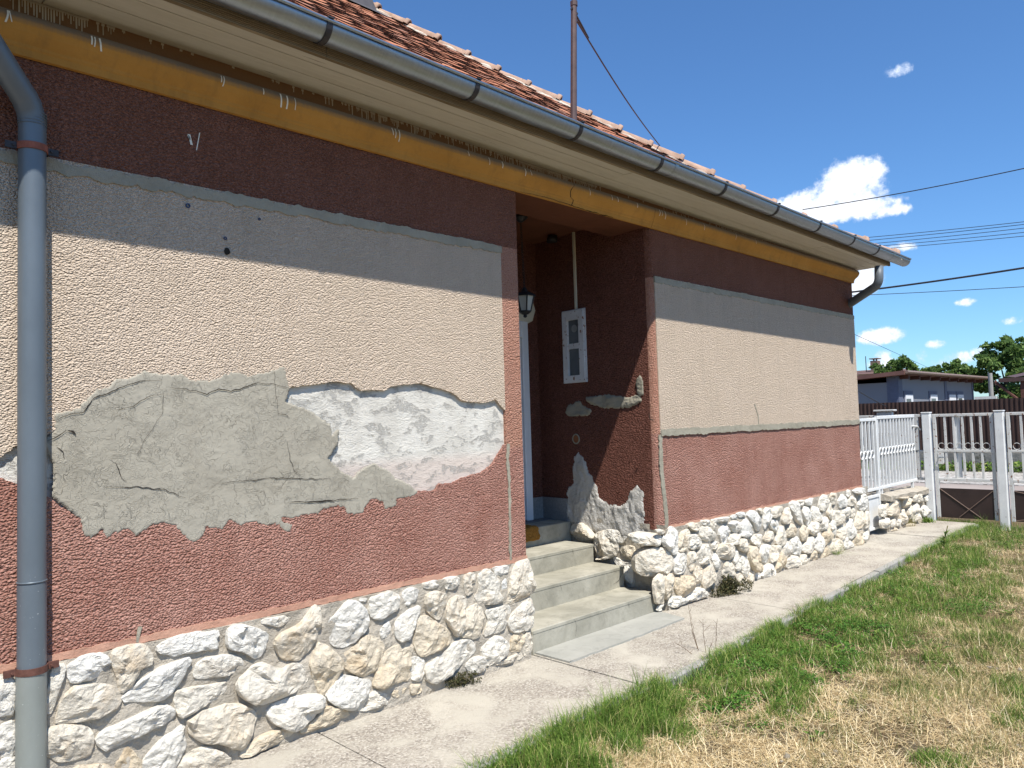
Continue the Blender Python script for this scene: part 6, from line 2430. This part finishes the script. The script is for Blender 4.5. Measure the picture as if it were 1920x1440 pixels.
def lawn_points(n, rng, over=-0.005, dmin=2.6, margin=150, x0=1.2, x1=12.25, y0=-7.5):
    """roots scattered over the lawn, denser towards the house corner path where they show larger"""
    out = []
    got = 0
    while got < n:
        x = rng.uniform(x0, x1, n * 3)
        y = rng.uniform(y0, -0.70, n * 3)
        dist = np.hypot(x - CAM[0], y - CAM[1])
        keep = (y < kerb_y(x) + over) & (rng.random(n * 3) < np.minimum(1, (4.2 / np.maximum(dist, 2.5)) ** 1.7))
        px, py = project(np.stack([x, y, np.full_like(x, -.04)], 1))
        view = (px > -margin) & (px < 1920 + margin) & (py < 1440 + margin) & ((x - CAM[0]) * CF[0] + (y - CAM[1]) * CF[1] > .3)
        keep &= (view | (rng.random(n * 3) < .22)) & (dist > 1.0)
        out.append(np.stack([x[keep], y[keep]], 1))
        got += keep.sum()
    P = np.concatenate(out)[:n]
    return P[:, 0], P[:, 1]


GREEN = [(1000, 1425, 170, 66, 1.2), (1190, 1340, 150, 74, 1.2), (1100, 1385, 140, 60, 1.1), (1400, 1275, 150, 84, 1.4), (1480, 1225, 150, 64, 1.4), (1570, 1180, 150, 50, 1.3), (1630, 1140, 130, 36, 1.1),
         (1720, 1100, 140, 42, 1.2), (1810, 1055, 120, 40, 1.2), (1890, 1005, 100, 30, 1.4), (1770, 1150, 110, 40, 1.0), (1840, 1110, 110, 40, 1.1), (1700, 1200, 130, 28, .9), (1660, 1240, 90, 24, .9), (1400, 1350, 110, 34, .8),
         (1560, 1330, 60, 24, .4), (1780, 1420, 80, 30, .7), (1740, 1300, 80, 60, .5), (1880, 1190, 80, 50, .9), (1790, 1230, 120, 40, .9), (1860, 1260, 80, 50, .8), (1900, 1330, 50, 50, 1.0), (1600, 1300, 40, 20, .4), (1860, 1420, 70, 20, .4)]
OLIVE = [(1780, 1270, 150, 70, 1.2), (1860, 1200, 110, 70, 1.2), (1750, 1180, 110, 40, .8), (1900, 1300, 70, 70, 1.0), (1720, 1330, 90, 40, .5), (1850, 1400, 90, 40, .5), (1560, 1400, 60, 40, .4), (1900, 1080, 70, 40, .7), (1840, 1130, 110, 40, .9), (1700, 1240, 90, 30, .6), (1650, 1300, 60, 30, .35), (1200, 1420, 60, 30, .4)]


def cover(x, y, spots):
    px, py = project(np.stack([x, y, np.full_like(x, -.05)], 1))
    f = np.zeros(len(x))
    for cx, cy, rx, ry, w in spots:
        f = np.maximum(f, w * np.clip(1.25 - ((px - cx) / rx) ** 2 - ((py - cy) / ry) ** 2, 0, 1))
    return f


def patchy(x, y, s, seed):
    return 0.5 + 0.5 * fbm(np.stack([x * s, y * s, x * 0], 1), seed, 4)


def lawn():
    rng = np.random.default_rng(21)
    # 1 lying straw
    x, y = lawn_points(230000, rng)
    k = rng.random(len(x)) < np.clip(0.12 + 1.7 * (patchy(x, y, 5.0, 41) - .22), 0.05, 1)
    x, y = x[k], y[k]
    n = len(x)
    z = ground_z(x, y) + rng.uniform(0.0, 0.02, n)
    V = blades(x, y, z, rng.uniform(.03, .13, n), rng.uniform(.0016, .0036, n), rng.normal(0.5, 1.3, n), np.where(rng.random(n) < .91, rng.uniform(1.44, 1.60, n), rng.uniform(.5, 1.3, n)), rng.normal(0, .1, n), rng)
    o1 = blades_obj("dry_grass", V, M_STRAW)
    tag(o1, "flattened dry straw-coloured grass covering the lawn in front of the house", "dry grass", None, "stuff")
    # 2 standing dry and olive stalks
    x, y = lawn_points(120000, rng)
    c = cover(x, y, OLIVE) * patchy(x, y, 2.5, 4) * 1.5 + 0.12 * patchy(x, y, 4.0, 8)
    k = rng.random(len(x)) < c
    x, y = x[k], y[k]
    n = len(x)
    V = blades(x, y, ground_z(x, y), rng.uniform(.035, .115, n), rng.uniform(.0018, .0036, n), rng.uniform(0, 6.28, n), rng.uniform(.1, .9, n), rng.uniform(0, .8, n), rng)
    o2 = blades_obj("olive_grass", V, M_OLIVE)
    tag(o2, "short standing half-dry olive grass in thin patches on the lawn", "grass", None, "stuff")
    # 3 green grass: band along the kerb and patches
    x, y = lawn_points(300000, rng, 0.05)
    kd = kerb_y(x) - y
    band = np.clip(1.2 - kd / (0.10 + 0.30 * patchy(x, np.zeros_like(x), 1.3, 6)), 0, 1)
    cl = np.clip((patchy(x, y, 6.0, 14) - .36) * 3.2, 0, 1)
    c = np.maximum(cover(x, y, GREEN) * (0.16 + 1.35 * cl), band * (.35 + .75 * np.clip((patchy(x, y * .4, 2.6, 15) - .33) * 3, 0, 1)))
    c = np.where(kd < 0.0, c * 1.5 * (patchy(x, y * 0, 3.1, 16) > .42) * np.clip(1 + kd / .05, 0, 1), c)
    k = rng.random(len(x)) < np.clip(c, 0, 1) * .9
    x, y, c, kd = x[k], y[k], c[k], kd[k]
    n = len(x)
    tall = cover(x, y, [(1000, 1425, 170, 70, 1.0), (1200, 1330, 110, 66, 1.0), (1100, 1385, 120, 50, 1.0), (1880, 1000, 90, 30, .9), (1720, 1110, 60, 40, .6), (1800, 1060, 50, 30, .7)])
    edge = np.clip(1 - kd / .12, 0, 1)
    h = (0.03 + 0.035 * c + 0.09 * tall * (0.4 + 0.6 * edge) + 0.075 * edge * patchy(x, y * 0, 2.2, 51)) * rng.uniform(.5, 1.4, n)
    az = rng.uniform(0, 6.28, n)
    V = blades(x, y, ground_z(x, y), h, rng.uniform(.002, .0042, n), az, rng.uniform(.05, .75, n), rng.uniform(.1, 1.1, n), rng)
    xf = rng.uniform(1.3, 11.8, 26000)
    wgt = np.clip((patchy(xf, xf * 0, 2.4, 61) - .34) * 3.5, 0, 1) * np.where((xf > 3.95) & (xf < 4.45), .12, 1) * np.clip(6.5 / (xf + 2.5), .45, 1)
    xf = xf[rng.random(len(xf)) < wgt]
    m = len(xf)
    yf = kerb_y(xf) + rng.normal(-0.01, .022, m)
    Vf = blades(xf, yf, np.full(m, -.03), rng.uniform(.04, .15, m) * (.6 + .5 * patchy(xf, xf * 0, 3.3, 63)), rng.uniform(.002, .0042, m), rng.normal(1.4, .9, m), rng.uniform(.1, 1.0, m), rng.uniform(.2, 1.2, m), rng)
    V = np.concatenate([V, Vf])
    o3 = blades_obj("green_grass", V, M_GRASS)
    tag(o3, "green grass growing in tufts along the kerb of the concrete path", "grass", None, "stuff")
    # 4 clover-like low leaves
    x, y = lawn_points(300000, rng, 0.03)
    CLV = [(1400, 1280, 150, 80, 1.4), (1480, 1225, 150, 60, 1.3), (1570, 1180, 130, 46, 1.1), (1640, 1140, 110, 36, 1.0), (1720, 1095, 120, 36, 1.0), (1800, 1130, 80, 26, .7), (1200, 1370, 60, 26, .7), (1810, 1050, 80, 30, .8), (1380, 1330, 80, 30, .6), (1700, 1200, 80, 16, .6), (1890, 1010, 70, 20, .7), (1240, 1330, 60, 30, .4)]
    c = cover(x, y, CLV) * np.clip((patchy(x, y, 4.5, 24) - .27) * 3.2, 0.05, 1.3)
    k = rng.random(len(x)) < np.clip(c, 0, 1)
    x, y, c = x[k], y[k], c[k]
    n = len(x)
    z = ground_z(x, y) + (0.012 + 0.085 * np.clip(c, 0, 1) * patchy(x, y, 9, 33)) * rng.uniform(.3, 1.1, n)
    P = np.stack([x, y, z], 1)
    nrm = rng.normal(0, .45, (n, 3)) + np.array([0, -.1, 1.0])
    nrm /= np.linalg.norm(nrm, axis=1)[:, None]
    a = np.cross(nrm, rng.normal(size=(n, 3)))
    a /= np.linalg.norm(a, axis=1)[:, None]
    b = np.cross(nrm, a)
    s = rng.uniform(.005, .0105, n)[:, None]
    V = np.stack([P - a * s, P + b * s * .7, P + a * s, P - b * s * .7], 1).reshape(-1, 3)
    o4 = quads_obj("clover", V, M_CLOVER, None)
    tag(o4, "dark green clover patches with tiny leaves beside the kerb", "clover", None, "stuff")
    # broad-leaved rosettes here and there in the green
    V = []
    spots = [(1085, 1405), (1240, 1330), (1330, 1330), (1480, 1250), (1390, 1290), (1560, 1215), (1640, 1190), (1700, 1130), (1790, 1100), (1850, 1060), (1530, 1380), (1890, 1150), (1000, 1420), (1170, 1395), (1760, 1215), (1440, 1310)]
    for px, py in spots:
        q = U(px, py, z=-.05)
        for k in range(int(rng.integers(6, 12))):
            a_ = rng.uniform(0, 6.28)
            L, wd = rng.uniform(.035, .085), rng.uniform(.009, .019)
            d = np.array([math.cos(a_), math.sin(a_), rng.uniform(.1, .8)])
            sd = np.array([-math.sin(a_), math.cos(a_), 0]) * wd
            p0 = np.array([q[0], q[1], -.05]) + rng.normal(0, .012, 3) * np.array([1, 1, 0])
            V += [p0, p0 + d * L * .55 + sd, p0 + d * L + np.array([0, 0, -.012]), p0 + d * L * .55 - sd]
    o6 = quads_obj("broad_leaf_weeds", np.array(V), M_GRASS, None)
    tag(o6, "broad-leaved weeds scattered in the green grass", "weeds", None, "stuff")
    # small stones lying about
    mb = MB()
    spots = [(1700, 1192), (1740, 1195), (1600, 1315), (1640, 1330), (1700, 1330), (1850, 1345), (1870, 1375), (1905, 1400), (1560, 1410), (1500, 1330), (1890, 1250), (1850, 1245), (1620, 1200), (1450, 1420), (1795, 1195), (1730, 1197)]
    for i, (px, py) in enumerate(spots):
        for j in range(2):
            q = U(px + random.uniform(-28, 28), py + random.uniform(-7, 7), z=-.05)
            r = random.uniform(.006, .017)
            vs = []
            for a_, zz in ((1.0, 0.0), (.9, .5), (.5, .85)):
                for k in range(6):
                    w = 2 * math.pi * k / 6
                    rr = r * a_ * random.uniform(.8, 1.2)
                    vs.append((q[0] + rr * math.cos(w), q[1] + rr * math.sin(w), -.062 + r * zz + .006))
            mb.add(vs, [(m_ * 6 + k, m_ * 6 + (k + 1) % 6, (m_ + 1) * 6 + (k + 1) % 6, (m_ + 1) * 6 + k) for m_ in range(2) for k in range(6)] + [tuple(range(12, 18))])
    o5 = mb.build("pebbles", plain("grey_pebbles", (0.26, 0.225, 0.17), 0.9, 0.1, 0, .3, 30))
    tag(o5, "small pale stones scattered among the dry grass", "pebbles", None, "stuff")


lawn()


def tuft(name, label, cat, root, n, hrange, spread, mat, wid=(.002, .004), lean=(.1, .9), seed=1, curl=(0, .9)):
    rng = np.random.default_rng(seed)
    x = root[0] + rng.normal(0, spread[0], n)
    y = root[1] + rng.normal(0, spread[1], n)
    z = np.full(n, root[2])
    V = blades(x, y, z, rng.uniform(*hrange, n), rng.uniform(*wid, n), rng.uniform(0, 6.28, n), rng.uniform(*lean, n), rng.uniform(*curl, n), rng)
    o = blades_obj(name, V, mat)
    return tag(o, label, cat)


def cushion(name, label, c, r, n, seed, size=.009):
    rng = np.random.default_rng(seed)
    cc, rr = [], []
    for _ in range(16):
        cc.append(np.array(c) + rng.normal(0, 1, 3) * np.array([r[0], r[1], r[2] * .4]) * .55 + np.array([0, 0, r[2] * .4]))
        rr.append(r[2] * rng.uniform(.35, .7))
    V = leaf_cloud(cc, rr, n, size, rng, .9)
    V[:, 2] = np.maximum(V[:, 2], 0.003)
    return tag(quads_obj(name, V, M_MOSS, None), label, "weed")


q = U(1362, 1106, z=0.02)
cushion("moss_plant", "bushy dark brown-green moss plant at the foot of the plinth right of the steps", (float(q[0]), -0.12, 0.0), (.13, .06, .12), 2600, 3, .011)
q = U(862, 1275, z=0.02)
cushion("moss_plant", "small reddish dark weed under a long stone in the plinth left of the steps", (float(q[0]), -0.075, 0.0), (.08, .03, .07), 900, 4, .008)
q = U(1585, 1040, z=0.0)
tuft("grass_tuft", "sparse green grass tuft lying on the path beside the far plinth stones", "grass tuft", (float(q[0]), -0.10, 0.0), 60, (.10, .32), (.05, .02), M_GRASS, lean=(.7, 1.35), seed=5, curl=(0, .4))
q = U(1660, 985, z=0.0)
tuft("grass_tuft", "dry yellow-green tuft between the white door panel and the low stone wall", "grass tuft", (float(q[0]) + .1, -0.03, 0.0), 150, (.08, .30), (.05, .03), M_OLIVE, seed=6)
q = U(1725, 978, z=0.0)
tuft("grass_tuft", "tiny bright green weed at the end of the low stone wall", "grass tuft", (float(q[0]), -0.10, 0.0), 160, (.03, .10), (.05, .03), M_GRASS, wid=(.006, .014), seed=7)
tuft("grass_tuft", "green strip of grass under the narrow white gate", "grass tuft", (12.28, -0.45, -0.03), 900, (.04, .10), (.07, .30), M_GRASS, seed=8)
# tall leafy weed by the kerb, and bare dry stalks
q = U(1768, 1040, z=-0.05)
wx, wy = float(q[0]), float(q[1])
pt = empty("tall_weed", (wx, wy, -.05), "tall single leafy weed standing at the far kerb edge of the path", "weed")
mb = MB()
tip = U(1776, 986, x=wx)
st = [(wx, wy, -.06), (wx + .01, wy - .02, .12), (float(tip[0]) + .02, float(tip[1]), float(tip[2]))]
mb.tube(bend(st, .08, 5), [.006] * 4 + [.004] * 3 + [.003] * 1 if False else .005, 6)
mb.build("stem", M_OLIVE, pt)
rng = np.random.default_rng(8)
n = 46
tt = rng.uniform(0.15, 1, n)
S = np.array(bend(st, .08, 5))
ii = (tt * (len(S) - 1)).astype(int)
V = blades(S[ii][:, 0], S[ii][:, 1], S[ii][:, 2], rng.uniform(.05, .12, n), rng.uniform(.010, .018, n), rng.uniform(0, 6.28, n), rng.uniform(.4, 1.2, n), rng.uniform(.2, .8, n), rng)
blades_obj("leaf", V, M_GRASS, pt)
pt.children[-1]["kind"] = "stuff"
q = U(1312, 1225, z=-0.03)
ds = empty("dry_stalk", (float(q[0]), float(q[1]), -.05), "bare thin dry stalks rising over the path near the steps", "weed")
mb = MB()
for k, (tx, ty, bx_, by_) in enumerate(((1290, 1130, 1312, 1228), (1318, 1160, 1325, 1232), (1345, 1160, 1342, 1225), (1265, 1205, 1308, 1235), (1335, 1205, 1330, 1240), (1296, 1180, 1310, 1225))):
    b0 = U(bx_, by_, z=-.03)
    t0 = UP(tx, ty, b0, np.array([CF[0], CF[1], 0]))
    m0 = (b0 + t0) / 2 + np.array([.012 * (k % 3 - 1), .01, .02])
    mb.tube([b0, m0, t0], [.0022, .0017, .0010], 5)
    for j in range(4):
        s = .35 + .16 * j
        p = b0 + (t0 - b0) * s
        mb.tube([p, p + np.array([random.uniform(-.05, .05), random.uniform(-.03, .03), .04])], [.0013, .0007], 4)
mb.build("stem", plain("dry_brown_stalk", (0.16, 0.11, 0.07), .9), ds)
mb = MB()
q = U(1470, 1190, z=-.04)
